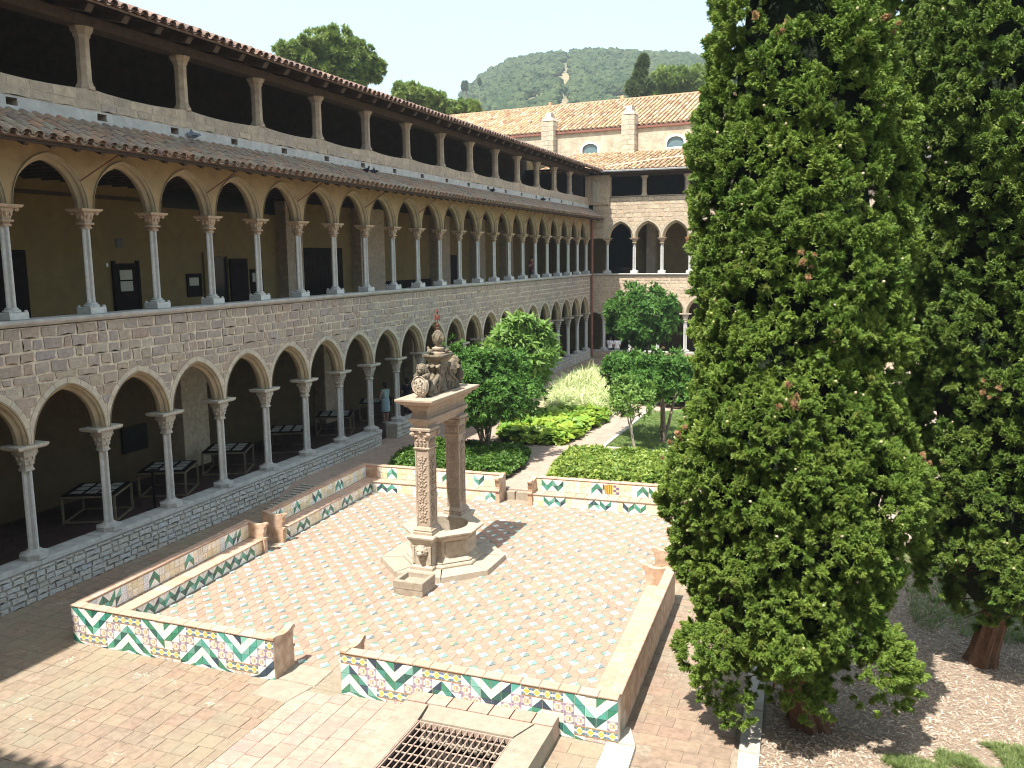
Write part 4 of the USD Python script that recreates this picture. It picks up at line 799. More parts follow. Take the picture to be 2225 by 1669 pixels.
for k, y in enumerate(PY):
    s_ = -1 if k == 0 else 1; x = part('pedestal', fo); yc = y+s_*.02
    b = MB(); b.rectloft([(.13, .27, .33), (.20, .27, .33), (.24, .225, .28), (.70, .225, .28), (.74, .24, .30), (.80, .29, .34), (.84, .31, .36), (.88, .32, .37), (.905, .30, .35)], (px, yc, 0)); mesh('block', b.vf(), 'fountain_pale', x)
    b = MB(); b.bbox((px-.225, y+s_*.30-.02, .27), (px-.17, y+s_*.30+.02, .68), .01); b.bbox((px+.17, y+s_*.30-.02, .27), (px+.225, y+s_*.30+.02, .68), .01); mesh('pilaster', b.vf(), 'fountain_pale', x)
    if k == 0:                                                      # lion mask with a spout
        b = MB(); ym = y-.31
        b.ell((px, ym-.02, .56), (.125, .09, .115), 12); b.ell((px, ym-.11, .53), (.065, .06, .05), 10); b.ell((px-.05, ym-.085, .60), (.03, .03, .025), 8); b.ell((px+.05, ym-.085, .60), (.03, .03, .025), 8); b.ell((px, ym-.15, .545), (.025, .02, .02), 8)
        for t in range(11):
            a = t*2*PI/11; b.ell((px+.115*math.cos(a), ym+.0, .565+.105*math.sin(a)), (.042, .05, .042), 7)
        b.ell((px, ym-.115, .485), (.04, .03, .015), 8); b.ell((px, ym-.02, .43), (.09, .06, .05), 8)
        mesh('lion_mask', b.vf(), 'fountain_pale', x, smooth=50)
    p = part('pillar', fo)
    b = MB(); b.rectloft([(.905, .235, .255), (.96, .235, .255), (.975, .215, .235), (1.01, .225, .245), (1.03, .20, .22), (1.06, .185, .205), (1.08, .165, .185)], (px, y, 0)); mesh('base', b.vf(), 'fountain_stone', p)
    b = MB(); b.rectloft([(1.08, .16, .18), (2.80, .155, .175)], (px, y, 0))
    for (ax, hx, hy) in ((0, .16, .18), (1, .155, .175)): pass
    for sx, sy in ((0, -1), (1, 0), (0, 1), (-1, 0)):               # raised frame round each carved panel
        tx, ty = -sy, sx; hw = .16 if sy else .18; d0 = (.18 if sy else .16)
        for o_ in (-1, 1):
            c = np.array([px+sx*d0+tx*o_*(hw-.018), y+sy*d0+ty*o_*(hw-.018)]); h = np.array([.018 if not sx else .008, .018 if not sy else .008]); b.box((c[0]-h[0], c[1]-h[1], 1.10), (c[0]+h[0], c[1]+h[1], 2.78))
    mesh('shaft', b.vf(), 'fountain_stone', p)
    o_ = MB()
    for sx, sy in ((0, -1), (1, 0)):
        tx, ty = -sy, sx; d0 = .18 if sy else .16; z = 1.2; i = 0
        while z < 2.70:
            for e in (-1, 1):
                w = (.055+.028*math.sin(i*1.9))*e; o_.ell((px+sx*(d0+.004)+tx*w, y+sy*(d0+.004)+ty*w, z), (.032 if not sx else .016, .032 if not sy else .016, .026), 6, None)
                if i % 2: o_.ell((px+sx*(d0+.004)+tx*w*1.7, y+sy*(d0+.004)+ty*w*1.7, z+.022), (.016, .016, .018), 6)
            o_.ell((px+sx*(d0+.006), y+sy*(d0+.006), z+.02), (.02, .02, .030), 6); z += .052 if i % 3 else .075; i += 1
    mesh('ornament', o_.vf(), 'fountain_stone', p, smooth=50)
    b = MB(); b.rectloft([(2.80, .155, .175), (2.815, .185, .205), (2.845, .19, .21), (2.86, .165, .185), (3.0, .17, .19), (3.14, .19, .21), (3.20, .215, .235)], (px, y, 0)); b.bbox((px-.235, y-.255, 3.215), (px+.235, y+.255, 3.285), .012)
    for sx, sy in ((0, -1), (1, 0), (0, 1), (-1, 0)):
        tx, ty = -sy, sx
        for w in (-.09, 0, .09):
            d0 = .185 if sy else .165; b.ell((px+sx*d0+tx*w, y+sy*d0+ty*w, 2.95), (.042, .042, .075), 7); b.ell((px+sx*(d0+.03)+tx*w, y+sy*(d0+.03)+ty*w, 3.015), (.03, .03, .024), 6)
        b.ell((px+sx*.20, y+sy*.22, 3.20), (.05, .05, .04), 7)
    for sx in (-1, 1):
        for sy in (-1, 1):
            c = np.array([px+sx*.19, y+sy*.21, 3.15]); b.ell(c, (.06, .06, .065), 10); b.ell(c+[sx*.035, sy*.035, 0], (.03, .03, .03), 8); b.ell(c-[sx*.06, 0, .05], (.05, .03, .03), 7)
    mesh('capital', b.vf(), 'fountain_stone', p, smooth=40)
cx_, cy_ = 7.08, 4.80
b = MB(); b.rectloft([(3.285, .165, .985), (3.33, .17, .99), (3.40, .21, 1.03), (3.43, .235, 1.06), (3.455, .235, 1.06), (3.47, .245, 1.07), (3.49, .245, 1.07), (3.51, .19, 1.01), (3.60, .175, 1.0), (3.67, .185, 1.01)], (cx_, cy_, 0)); mesh('architrave', b.vf(), 'fountain_stone', fo)
b = MB(); b.rectloft([(3.672, .20, 1.03), (3.70, .22, 1.05), (3.74, .235, 1.07), (3.76, .30, 1.14), (3.80, .31, 1.15), (3.82, .36, 1.20), (3.86, .42, 1.27), (3.90, .445, 1.30), (3.935, .445, 1.30)], (cx_, cy_, 0)); mesh('cornice', b.vf(), 'fountain_stone', fo)
cr = part('crest', fo); zc = 3.935
def scroll_side(sg):
    t = np.linspace(0, 1, 26); return [(sg*(.26+.50*(1-x)**1.6+.10*math.sin(x*PI*2.2)), zc+.02+.60*x) for x in t]
pr = [(cy_+a, z) for a, z in scroll_side(1)]+[(cy_+a, z) for a, z in scroll_side(-1)[::-1]]
b = MB(); b.extr(Polygon(pr).buffer(0), -.13, .13, lambda V: np.column_stack([cx_+V[:, 2], V[:, 0], V[:, 1]])); mesh('body', b.vf(), 'crest_stone', cr, smooth=40)
for sg in (-1, 1):
    q = scroll_side(sg); b = MB()
    for sx in (-.13, .13): b.tube([(cx_+sx, cy_+a+sg*.012, z) for a, z in q], np.linspace(.035, .045, len(q)), 7)
    b.tube([(cx_, cy_+a+sg*.005, z) for a, z in q], .05, 7)
    for zz, r, a in ((zc+.56, .085, .24), (zc+.08, .10, .66)):
        th = np.linspace(0, 4*PI, 30)
        for sx in (-.14, .14): b.tube([(cx_+sx, cy_+sg*(a)+r*(1-t_/(4.6*PI))*math.cos(t_), zz+r*(1-t_/(4.6*PI))*math.sin(t_)) for t_ in th], .022, 6)
    mesh('scroll', b.vf(), 'crest_stone', cr, smooth=50)
b = MB()
for k in range(26):                                                 # foliage carved on the sides
    y = cy_+rng.uniform(-.45, .45); z = zc+.05+rng.random()*.42*(1-abs(y-cy_)/.6); b.ell((cx_+.135*(1 if k % 4 else -1), y, z), (.03, rng.uniform(.03, .06), rng.uniform(.03, .07)), 6)
mesh('foliage', b.vf(), 'crest_stone', cr, smooth=50)
b = MB(); b.rectloft([(zc+.56, .15, .19), (zc+.60, .17, .21), (zc+.63, .15, .19), (zc+.70, .15, .19), (zc+.74, .19, .23), (zc+.79, .23, .28), (zc+.82, .25, .30), (zc+.855, .25, .30)], (cx_, cy_, 0)); mesh('top_plate', b.vf(), 'crest_stone', cr)
for sg in (-1, 1):
    x = part('lion', fo); yl = cy_+sg*.86
    b = MB(); b.ell((cx_, yl+sg*.05, zc+.26), (.20, .10, .235), 14); b.lathe([(.10, zc), (.08, zc+.06)], 10, (cx_, yl, 0))
    a = np.arange(40)*2*PI/40; b.tube([(cx_+.17*math.cos(t), yl+sg*.115, zc+.28+.19*math.sin(t)) for t in a], .014, 6)
    for k in range(26): t = rng.uniform(0, 2*PI); r = rng.random()**.5*.14; b.ell((cx_+r*math.cos(t), yl+sg*.148, zc+.27+r*1.1*math.sin(t)), (.018, .014, .022), 5)
    mesh('shield', b.vf(), 'crest_stone' if sg > 0 else 'fountain_pale', x, smooth=50)
    b = MB(); hc = np.array([cx_, yl+sg*.0, zc+.60]); b.ell(hc, (.105, .115, .11), 12); b.ell(hc+[0, sg*.10, -.035], (.06, .07, .05), 10); b.ell(hc+[0, sg*.165, -.01], (.025, .018, .016), 7); b.ell(hc+[0, sg*.11, -.085], (.045, .045, .02), 7)
    for e in (-1, 1): b.ell(hc+[e*.045, sg*.10, .035], (.022, .02, .018), 6); b.ell(hc+[e*.085, -sg*.02, .09], (.03, .025, .035), 7); b.ell((cx_+e*.10, yl+sg*.07, zc+.47), (.055, .06, .045), 8); b.tube([(cx_+e*.11, yl+sg*.06, zc+.46), (cx_+e*.12, yl-sg*.1, zc+.5)], [.045, .06], 8)
    for k in range(16): t = k*2*PI/16; b.ell(hc+[.105*math.cos(t), -sg*.03, .10*math.sin(t)], (.04, .05, .04), 6)
    b.ell(hc+[0, -sg*.14, -.16], (.12, .17, .2), 10)
    mesh('lion_figure', b.vf(), 'crest_stone', x, smooth=55)
va = part('vase', fo); zv = zc+.855
b = MB(); b.lathe([(.16, zv), (.165, zv+.03), (.12, zv+.045), (.12, zv+.10), (.14, zv+.11), (.14, zv+.14), (.10, zv+.15), (.065, zv+.175), (.075, zv+.20)], 18, (cx_, cy_, 0)); mesh('foot', b.vf(), 'fountain_stone', va, smooth=35)
b = MB(); b.lathe([(.07, zv+.195), (.10, zv+.24), (.125, zv+.31), (.127, zv+.37), (.105, zv+.45), (.07, zv+.51), (.03, zv+.54), (.012, zv+.55)], 18, (cx_, cy_, 0))
for k in range(6):
    a = k*PI/3; b.tube([(cx_+r*math.cos(a+t), cy_+r*math.sin(a+t), zv+z) for r, z, t in ((.09, .22, -.3), (.13, .33, -.1), (.125, .41, .2), (.075, .50, .5))], [.012, .018, .018, .008], 6)
mesh('bowl', b.vf(), 'crest_stone', va, smooth=40)
b = MB(); zf = zv+.55; b.lathe([(.02, zf-.02), (.03, zf+.03), (.012, zf+.05), (.03, zf+.09), (.03, zf+.11), (.012, zf+.13)], 10, (cx_, cy_, 0)); b.tube([(cx_, cy_, zf), (cx_, cy_, zf+.42)], .012, 6)
R45 = rotz(.35)
for e in (-1, 1): 
    for z_, rr_ in ((.24, .07), (.30, .085)): b.ell(np.array([cx_, cy_, zf+z_])+R45 @ [e*.045, 0, 0], (.022, .014, .05), 7, R45)
b.ell((cx_, cy_, zf+.26), (.03, .02, .07), 8); b.ell((cx_, cy_, zf+.40), (.035, .02, .03), 8); b.box((-.012, -.012, 0), (.012, .012, .1), R=rotz(.7), o=(cx_, cy_, zf+.36)); mesh('iron_finial', b.vf(), 'rust', va, smooth=40)
for i, (dx, dy, yaw) in enumerate(((-.10, -.2, 2.6), (.16, .12, 2.9))):
    b = MB(); R = rotz(yaw); q = lambda v: R @ np.array(v)+[cx_+dx, cy_+dy, zv]
    b.ell(q([0, 0, .07]), (.085, .05, .055), 10, R @ basis([.25, 0, 1])); b.ell(q([.075, 0, .145]), (.036, .032, .034), 8, R); b.tube([q([.05, 0, .09]), q([.075, 0, .14])], [.04, .03], 7); b.tube([q([.10, 0, .145]), q([.135, 0, .14])], [.012, .003], 5); b.ell(q([-.10, 0, .05]), (.06, .025, .015), 7, R)
    mesh('bird_figure', b.vf(), 'crest_stone', fo, smooth=50)
tr = thing('stone_trough', 'small square stone trough on the tiles under the lion mask of the well', 'trough')
for (a, c) in (((-.33, -.30, 0), (.33, -.22, .15)), ((-.33, .22, 0), (.33, .30, .15)), ((-.33, -.22, 0), (-.25, .22, .15)), ((.25, -.22, 0), (.33, .22, .15))):
    b = MB(); b.bbox(np.array(a)+[7.35, 2.83, .0], np.array(c)+[7.35, 2.83, 0], .012); mesh('course', b.vf(), 'trough_stone', tr)
b = MB(); q = lambda h, z: [np.array([7.35, 2.83, z])+[x*h[0], y*h[1], 0] for x, y in ((-1, -1), (1, -1), (1, 1), (-1, 1))]
b.loft([q((.335, .305), .152), q((.34, .31), .30), q((.33, .30), .315), q((.265, .235), .315), q((.255, .225), .305), q((.245, .215), .21)], cap=True); mesh('rim', b.vf(), 'trough_stone', tr)

# ------------------------------------------------------------------ grated cistern at the front
gc = thing('grated_cistern', 'raised concrete cistern kerb with a rusty iron grating against the front of the terrace', 'cistern')
def kerb(n, q, z, m): mesh(n, plate(q, 0, z, .008), m, gc)
for i in range(7):
    x0, x1 = 9.55+i*.335, 9.55+(i+1)*.335; kerb('kerb_brick', [(x0+.004, -1.80), (x1-.001, -1.80), (x1-.001, -1.50), (x0+.001, -1.50)], .303+rng.normal(0, .0015), 'paver_pink')
kerb('kerb', [(10.02, -2.24), (11.46, -2.24), (11.62, -1.81), (9.95, -1.81)], .30, 'concrete'); kerb('kerb', [(9.56, -6), (9.985, -6), (9.985, -2.27), (9.93, -1.81), (9.55, -1.81)], .297, 'concrete'); kerb('kerb', [(11.47, -6), (11.90, -6), (11.90, -1.81), (11.64, -1.81), (11.47, -2.25)], .302, 'concrete')
b = MB(); b.box((9.95, -6, -4), (9.99, -2.2, .24)); b.box((11.46, -6, -4), (11.5, -2.2, .24)); b.box((9.95, -2.26, -4), (11.5, -2.22, .24)); b.box((9.95, -6, -4.1), (11.5, -2.2, -4)); mesh('shaft', b.vf(), 'shaft_wall', gc)
for i in range(15): b = MB(); b.ell((10.06+i*.095, -2.30, .02+rng.normal(0, .01)), (.043, .05, .06), 7); mesh('lining_stone', b.vf(), 'trough_stone', gc)
gb = part('grating', gc)
for i in range(16): b = MB(); x = 10.01+i*.0945; b.tube([(x, -2.2, .265), (x, -2.32, .262), (x, -5.9, .262)], .0105, 6); mesh('bar', b.vf(), 'grate_iron', gb)
for i in range(18): b = MB(); y = -2.42-i*.20; b.box((9.985, y-.010, .238), (11.47, y+.010, .251)); mesh('cross_bar', b.vf(), 'grate_iron', gb)
b = MB(); b.box((9.985, -6, .20), (10.0, -2.26, .29)); b.box((9.985, -2.27, .2), (11.47, -2.25, .275)); b.box((11.455, -6, .20), (11.47, -2.27, .29)); mesh('frame', b.vf(), 'grate_iron', gb)

# ------------------------------------------------------------------ kerb, mulch bed
cb = thing('stone_kerb', 'pale stone kerb between the brick walkway and the mulch bed under the cypresses', 'kerb')
for i, y in enumerate(np.arange(-6, 10, 1.22)):
    xl = lambda y_: 14.37-.045*(y_+.4); b = [(xl(y)+.0, y+.006), (xl(y)+.285, y+.006), (xl(y+1.21)+.285, y+1.21), (xl(y+1.21), y+1.21)]; mesh('kerb_stone', plate(b, 0, .055+rng.normal(0, .004), .012), 'curb', cb)
def ground_patch(name, x0, x1, y0, y1, n, m, amp, z, sc, poly=None):
    xs, ys = np.linspace(x0, x1, n), np.linspace(y0, y1, n); X, Y = np.meshgrid(xs, ys, indexing='ij'); Zz = z+amp*meshkit.fbm(np.stack([X*sc, Y*sc, X*0], -1), 4, 3)
    i, j = np.meshgrid(np.arange(n-1), np.arange(n-1), indexing='ij'); F = QUAD(np.stack([i*n+j, (i+1)*n+j, (i+1)*n+j+1, i*n+j+1], -1).reshape(-1, 4)); V = np.column_stack([X.ravel(), Y.ravel(), Zz.ravel()])
    if poly is not None:
        c = V[F].mean(1); ok = np.array([poly.contains(Point(p[:2])) for p in c]); F = F[ok]
    return mesh(name, (V, F), m, None, smooth=0, kind='structure')
ground_patch('mulch_bed', 14.68, 26, -7, 14, 110, 'mulch', .10, -.02, 1.1)
cv, cf = [], []
chips = []
for k in range(5):
    l, w = rng.uniform(.02, .055), rng.uniform(.004, .009); b = MB(); b.box((-l, -w, -.003), (l, w, .004)); V, F = b.vf(); V[:, 2] += .006*np.sin(V[:, 0]/l*2+k); chips.append((V, F))
n = 46000; x = rng.uniform(14.7, 22, n); y = rng.uniform(-4, 10, n); z = -.02+.10*meshkit.fbm(np.stack([x*1.1, y*1.1, x*0], -1), 4, 3)+.012
d = rng.normal(0, .28, (n, 3))+[0, 0, 1]; ok = ~((x-18.1)**2/1.1+(y+.35)**2/.35 < .8) | (rng.random(n) < .3)
scatter('wood_chips', chips, 'chip', None, np.column_stack([x, y, z])[ok], quats(d, rng.uniform(0, 2*PI, n))[ok], rng.uniform(.5, 1.0, n)[ok], rng.integers(0, 5, ok.sum()))

# ------------------------------------------------------------------ foliage
def leaf(Ln, w, fold=.25, curl=.3, n=3):
    t = np.linspace(0, 1, n+1); ww = w*np.sin(PI*np.clip(t*.92+.05, 0, 1))**.8; ww[-1] = 0.001; z = -curl*Ln*t**2
    mid = np.column_stack([t*Ln, 0*t, z]); l = np.column_stack([t*Ln, ww, z+fold*ww]); r = np.column_stack([t*Ln, -ww, z+fold*ww]); V = np.vstack([mid, l, r]); m = n+1
    F = [[i, i+1, m+i+1, m+i] for i in range(n)]+[[i, 2*m+i, 2*m+i+1, i+1] for i in range(n)]
    return V, QUAD(F)
def cluster(n, Ln, w, spread, rg, fold=.25, curl=.3, jit=.25, stem=.0, seg=3):
    """leaves fanning round +z; spread: angle from the axis (0 = along it)"""
    b = MB()
    for k in range(n):
        V, F = leaf(Ln*rg.uniform(.75, 1.15), w*rg.uniform(.85, 1.15), fold, curl, seg); a = k*2.4+rg.normal(0, jit); s = np.clip(spread+rg.normal(0, jit), .05, 2.2)
        d = np.array([math.sin(s), 0, math.cos(s)]); up = np.array([-math.cos(s), 0, math.sin(s)]); R = np.stack([d, np.array([0, 1.0, 0]), up], 1)
        b.add((V @ R.T+[0, 0, stem*k/n]) @ rotz(a).T, F)
    return b.vf()
def crown_points(c, rad, nl, rl, per, rg, up=.35, inner=.72, flat=0.0, ymin=None):
    """points on the outer sides of many small lobes spread over an ellipsoid"""
    c, rad = np.asarray(c, float), np.asarray(rad, float); Pn, Dn = [], []
    k = np.arange(nl)+.5; ph = np.arccos(1-2*k/nl); th = PI*(1+5**.5)*k; S = np.column_stack([np.cos(th)*np.sin(ph), np.sin(th)*np.sin(ph), np.cos(ph)])
    S = S+rg.normal(0, .12, S.shape); S /= np.linalg.norm(S, axis=1, keepdims=True)
    for s in S:
        lc = c+s*rad*rg.uniform(inner-.1, 1.08); r = rl*rg.uniform(.5, 1.35); m = max(3, int(per*(r/rl)**2)); d = rg.normal(0, 1, (m, 3))+s*1.1+[0, 0, .3]; d /= np.linalg.norm(d, axis=1, keepdims=True)
        Pn.append(lc+d*r*(rg.uniform(.55, 1.0, (m, 1))+(rg.random((m, 1)) < .10)*rg.uniform(.2, .6, (m, 1)))); Dn.append(d*.8+[0, 0, up]+rg.normal(0, .25, (m, 3)))
    return np.vstack(Pn), np.vstack(Dn)
def foliage(o, name, protos, m, Pn, Dn, sc, rg):
    n = len(Pn); return scatter(name, protos, m, o, Pn, quats(Dn, rg.uniform(0, 2*PI, n)), rg.uniform(sc*.75, sc*1.2, n), rg.integers(0, len(protos), n))
def limbs(o, base, tips, r0, m, rg, name='trunk', n=7, bend=.2, twigs=2):
    for i, t in enumerate(tips):
        b0 = np.asarray(base, float)+rg.normal(0, r0*.5, 3)*[1, 1, 0]; t = np.asarray(t, float); mid = (b0+t)/2+rg.normal(0, bend, 3)*[1, 1, .3]; s = np.linspace(0, 1, 9)[:, None]
        p = (1-s)**2*b0+2*s*(1-s)*mid+s**2*t; b = MB(); b.tube(p, np.linspace(r0, r0*.35, 9), n)
        for q in range(twigs):
            k = 5+q*2; e = p[k]+(p[8]-p[k])*.5+rg.normal(0, .3, 3)*np.linalg.norm(t-b0)*.35; b.tube([p[k], (p[k]+e)/2+[0, 0, .06], e], [r0*.5, r0*.35, r0*.18], 5)
        mesh(name if i == 0 else 'limb', b.vf(), m, o, smooth=50)
# ---- cypresses
def spray(rg, Ln=.22):
    """one feathery plume of scale-leaved twigs along +z"""
    b = MB()
    def twig(p0, d, l, r):
        d = d/np.linalg.norm(d); x = np.cross(d, [.3, .8, .5]); x /= np.linalg.norm(x); y = np.cross(d, x); q = [p0+r*(math.cos(a)*x+math.sin(a)*y) for a in (0, 2.1, 4.2)]; mid = p0+d*l*.45; q2 = [mid+1.5*r*(math.cos(a)*x+math.sin(a)*y) for a in (0, 2.1, 4.2)]
        b.add(np.array(q+q2+[p0+d*l]), [[0, 1, 4], [0, 4, 3], [1, 2, 5], [1, 5, 4], [2, 0, 3], [2, 3, 5], [3, 4, 6], [4, 5, 6], [5, 3, 6]])
    for k in range(38):
        t = (k+.5)/38; a = k*2.4; p0 = np.array([0, 0, Ln*.62*t]); s = 1.15-.85*t; d = np.array([math.sin(s)*math.cos(a), math.sin(s)*math.sin(a), math.cos(s)])+rg.normal(0, .12, 3); l = Ln*(.50-.22*t)*rg.uniform(.75, 1.15); twig(p0, d, l, .0072)
        dd = d/np.linalg.norm(d)
        for j in range(4): e = dd+rg.normal(0, .5, 3); twig(p0+dd*l*(.25+.2*j), e, l*.42, .0062)
    return b.vf()
sprays = [spray(rng) for _ in range(5)]
def cypress(name, label, base, cxy, prof, nl, m, zt, trunk_r, rg, seed, per=26, rl=.36, vis=PI*1.25, sc=1.0, extra=()):
    o = thing(name, label, 'cypress tree', (0, 0, 0)); bx, by = base; zs = np.array([p[0] for p in prof]); rs = np.array([p[1] for p in prof])
    b = MB(); n = 22; a = np.arange(n)*2*PI/n; rings = []
    for z, r in ((-.1, 1.45), (.06, 1.2), (.25, 1.02), (.6, .92), (1.3, .85), (3, .7), (zt*.7, .2)):
        k = 1+.16*np.sin(a*7+z)+.08*np.sin(a*13+2); f = min(1, z/1.5); c = np.array([bx, by])*(1-max(f, 0))+np.asarray(cxy)*max(f, 0); rings.append(np.column_stack([c[0]+trunk_r*r*k*np.cos(a), c[1]+trunk_r*r*k*np.sin(a), np.full(n, z)]))
    b.loft(rings); mesh('trunk', b.vf(), 'bark', o, smooth=60)
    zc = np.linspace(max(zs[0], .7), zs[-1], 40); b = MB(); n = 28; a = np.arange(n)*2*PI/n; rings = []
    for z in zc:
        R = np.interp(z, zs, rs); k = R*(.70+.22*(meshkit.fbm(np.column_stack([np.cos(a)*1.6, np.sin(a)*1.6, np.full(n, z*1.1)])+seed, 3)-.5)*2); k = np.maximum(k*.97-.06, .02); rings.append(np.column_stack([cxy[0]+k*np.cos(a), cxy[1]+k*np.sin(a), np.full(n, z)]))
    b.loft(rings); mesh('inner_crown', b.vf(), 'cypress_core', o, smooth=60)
    # lobes over the envelope, mostly on the sides one can see
    Pn, Dn = [], []; tocam = math.atan2(CAM[1]-cxy[1], CAM[0]-cxy[0]); L_ = []; N = 9000
    Z_ = rg.uniform(zs[0], zs[-1], N); T_ = tocam+rg.uniform(-vis, vis, N); nz_ = meshkit.fbm(np.column_stack([np.cos(T_)*2.1+seed, np.sin(T_)*2.1, Z_*.62]), 2, seed)
    R_ = np.interp(Z_, zs, rs)*(.80+.46*np.clip(nz_-.28, 0, .5))+.02; K_ = rl*rg.uniform(.5, 1.45, N)*np.where(R_ > .6, 1, .7); ok = rg.random(N) < (R_+.12)/(rs.max()+.12); D_ = np.maximum(R_-K_*.75, 0)
    C_ = np.column_stack([cxy[0]+D_*np.cos(T_), cxy[1]+D_*np.sin(T_), Z_]); A_ = np.zeros((nl, 4))
    for i in np.nonzero(ok)[0]:
        m_ = len(L_)
        if m_ >= nl: break
        if m_ and (((A_[:m_, :3]-C_[i])**2).sum(1) < (.60*(K_[i]+A_[:m_, 3]))**2).any(): continue
        A_[m_] = [*C_[i], K_[i]]; L_.append((C_[i], K_[i], T_[i]))
    for x, y, z, r in extra: L_.append((np.array([x, y, z]), r, math.atan2(y-cxy[1], x-cxy[0])))
    for c, r, th in L_:
        mm = int(per*(r/rl)**2); out = np.array([math.cos(th), math.sin(th), .45]); d = rg.normal(0, 1, (mm, 3))+out*1.15; d /= np.linalg.norm(d, axis=1, keepdims=True)
        Pn.append(c+d*r*rg.uniform(.70, .98, (mm, 1))*[1, 1, 1.2]); Dn.append(d+[0, 0, .55]+rg.normal(0, .2, (mm, 3)))
    Pn, Dn = np.vstack(Pn), np.vstack(Dn); n = len(Pn)
    scatter('foliage', sprays, m, o, Pn, quats(Dn, rg.uniform(0, 2*PI, n)), rg.uniform(.52, .92, n)*sc, rg.integers(0, len(sprays), n))
    k = rg.random(n) < .02; Dk = Dn[k]/np.linalg.norm(Dn[k], axis=1, keepdims=True)
    scatter('yellow_tips', sprays[:2], 'cypress_yellow', o, Pn[k]+Dk*.06, quats(Dk, rg.uniform(0, 6, k.sum())), rg.uniform(.4, .6, k.sum()), rg.integers(0, 2, k.sum()))
    k = (rg.random(n) < .02) & (Pn[:, 2] > 1.5); Dk = Dn[k]/np.linalg.norm(Dn[k], axis=1, keepdims=True); b = MB(); b.ell((0, 0, 0), (.02, .02, .022), 7); q = []
    scatter('cones', [b.vf()], 'cone', o, Pn[k]+Dk*.14+rg.normal(0, .02, (k.sum(), 3)), quats(Dk, rg.uniform(0, 6, k.sum())), rg.uniform(.7, 1.15, k.sum()), np.zeros(k.sum(), int))
    idx = rg.choice(np.nonzero(Pn[:, 2] > 2.2)[0], 14, replace=False); Q = np.vstack([Pn[i]+rg.normal(0, .1, (7, 3)) for i in idx]); DQ = np.vstack([np.repeat(Dn[i][None], 7, 0) for i in idx])+rg.normal(0, .3, (98, 3))
    scatter('dead_sprays', sprays[:2], 'dead_twig', o, Q+DQ*.07, quats(DQ, rg.uniform(0, 6, 98)), rg.uniform(.35, .6, 98), rg.integers(0, 2, 98))
    for k in range(26):                                             # bare twigs at the foot of the crown
        a = rg.uniform(0, 2*PI); z = rg.uniform(.75, 2.4); R = np.interp(z, zs, rs)*.85; b = MB(); e = np.array([cxy[0]+R*math.cos(a), cxy[1]+R*math.sin(a), z-.15+rg.normal(0, .15)]); s = np.array([cxy[0]+.1*math.cos(a), cxy[1]+.1*math.sin(a), z+.1]); b.tube([s, (s+e)/2+[0, 0, -.08], e], [.022, .014, .005], 5); mesh('branch', b.vf(), 'bark', o)
    return o
rc = np.random.default_rng(21)
cypress('cypress_tree', 'big dense green cypress right of the terrace, hiding part of the far wing', (15.34, .02), (14.88, .02), [(.85, .35), (1.1, .8), (1.5, 1.2), (2.0, 1.5), (2.6, 1.68), (3.3, 1.78), (4.2, 1.76), (5.0, 1.58), (6.0, 1.42), (7.2, 1.42), (8.4, 1.36), (10, 1.22), (12, .9), (14.6, .1)], 520, 'cypress_leaf', 13.4, .25, rc, 1, per=105, rl=.46, extra=[(13.75, -.25, 1.05, .36), (14.05, -.5, .75, .34), (14.35, -.85, .55, .26), (15.35, -.75, .72, .24), (16.25, -.45, 1.15, .46), (16.1, -.75, 1.5, .42), (15.0, -1.25, 1.75, .42), (14.2, -1.0, 1.5, .45)])
cypress('cypress_tree', 'second cypress at the right edge of the picture, behind and right of the big one', (17.95, 3.0), (18.25, 3.0), [(1.05, .6), (1.5, 1.2), (2.3, 1.6), (4, 1.75), (6.5, 1.95), (9, 2.15), (11, 2.2), (13, 1.8), (14.8, .6)], 480, 'cypress_leaf_dark', 14, .2, rc, 5, per=92, rl=.50, sc=1.1)

# ---- broadleaf trees
ol = [cluster(9, .13, .021, .95, rng, .25, .25, .3, .05) for _ in range(4)]; bl = [cluster(11, .26, .036, .85, rng, .2, .35, .3, .08) for _ in range(4)]; il = [cluster(7, .08, .022, .9, rng, .2, .2, .35, .06) for _ in range(4)]
r1 = np.random.default_rng(31)
def tree(name, label, base, c, rad, nl, rl, per, protos, m, sc, r0, ntr, trunkm='grey_bark', group=None, up=.35, inner=.72, cat='tree', extra=()):
    o = thing(name, label, cat)
    tips = [np.array(c)+r1.normal(0, .35, 3)*np.array(rad)*[1, 1, .35]-[0, 0, rad[2]*.1] for _ in range(ntr)]; limbs(o, base, tips, r0, trunkm, r1)
    Pn, Dn = crown_points(c, rad, nl, rl, per, r1, up, inner)
    for ec, er in extra:
        p_, d_ = crown_points(ec, (er*.5,)*3, 6, er*.7, 18, r1, up); Pn = np.vstack([Pn, p_]); Dn = np.vstack([Dn, d_]); limbs(o, (c[0]-.3, c[1], c[2]-.5), [ec], .035, trunkm, r1, 'limb')
    foliage(o, 'crown', protos, m, Pn, Dn, sc, r1)
    return o
tree('orange_tree', 'round dense orange tree with several dark stems behind the well, shading the garden path', (4.65, 13.6, Z1), (4.35, 13.7, 2.62), (1.62, 1.7, .95), 95, .46, 34, ol, 'orange_leaf', 1.2, .085, 5, extra=[((2.5, 13.8, 2.6), .34), ((2.75, 13.7, 2.2), .3)])
tree('loquat_tree', 'taller bright glossy long-leaved tree rising behind the round orange tree', (3.9, 19.4, Z1), (3.75, 19.5, 3.2), (1.0, 1.0, 1.0), 40, .42, 16, bl, 'bright_leaf', 1.35, .08, 3)
tree('orange_tree', 'rounded dark orange tree in front of the far arches with one yellow fruit', (5.05, 36.0, Z1), (5.0, 36.0, 3.55), (1.75, 1.7, 1.3), 70, .5, 26, ol, 'orange_leaf', 1.9, .09, 3, inner=.68)
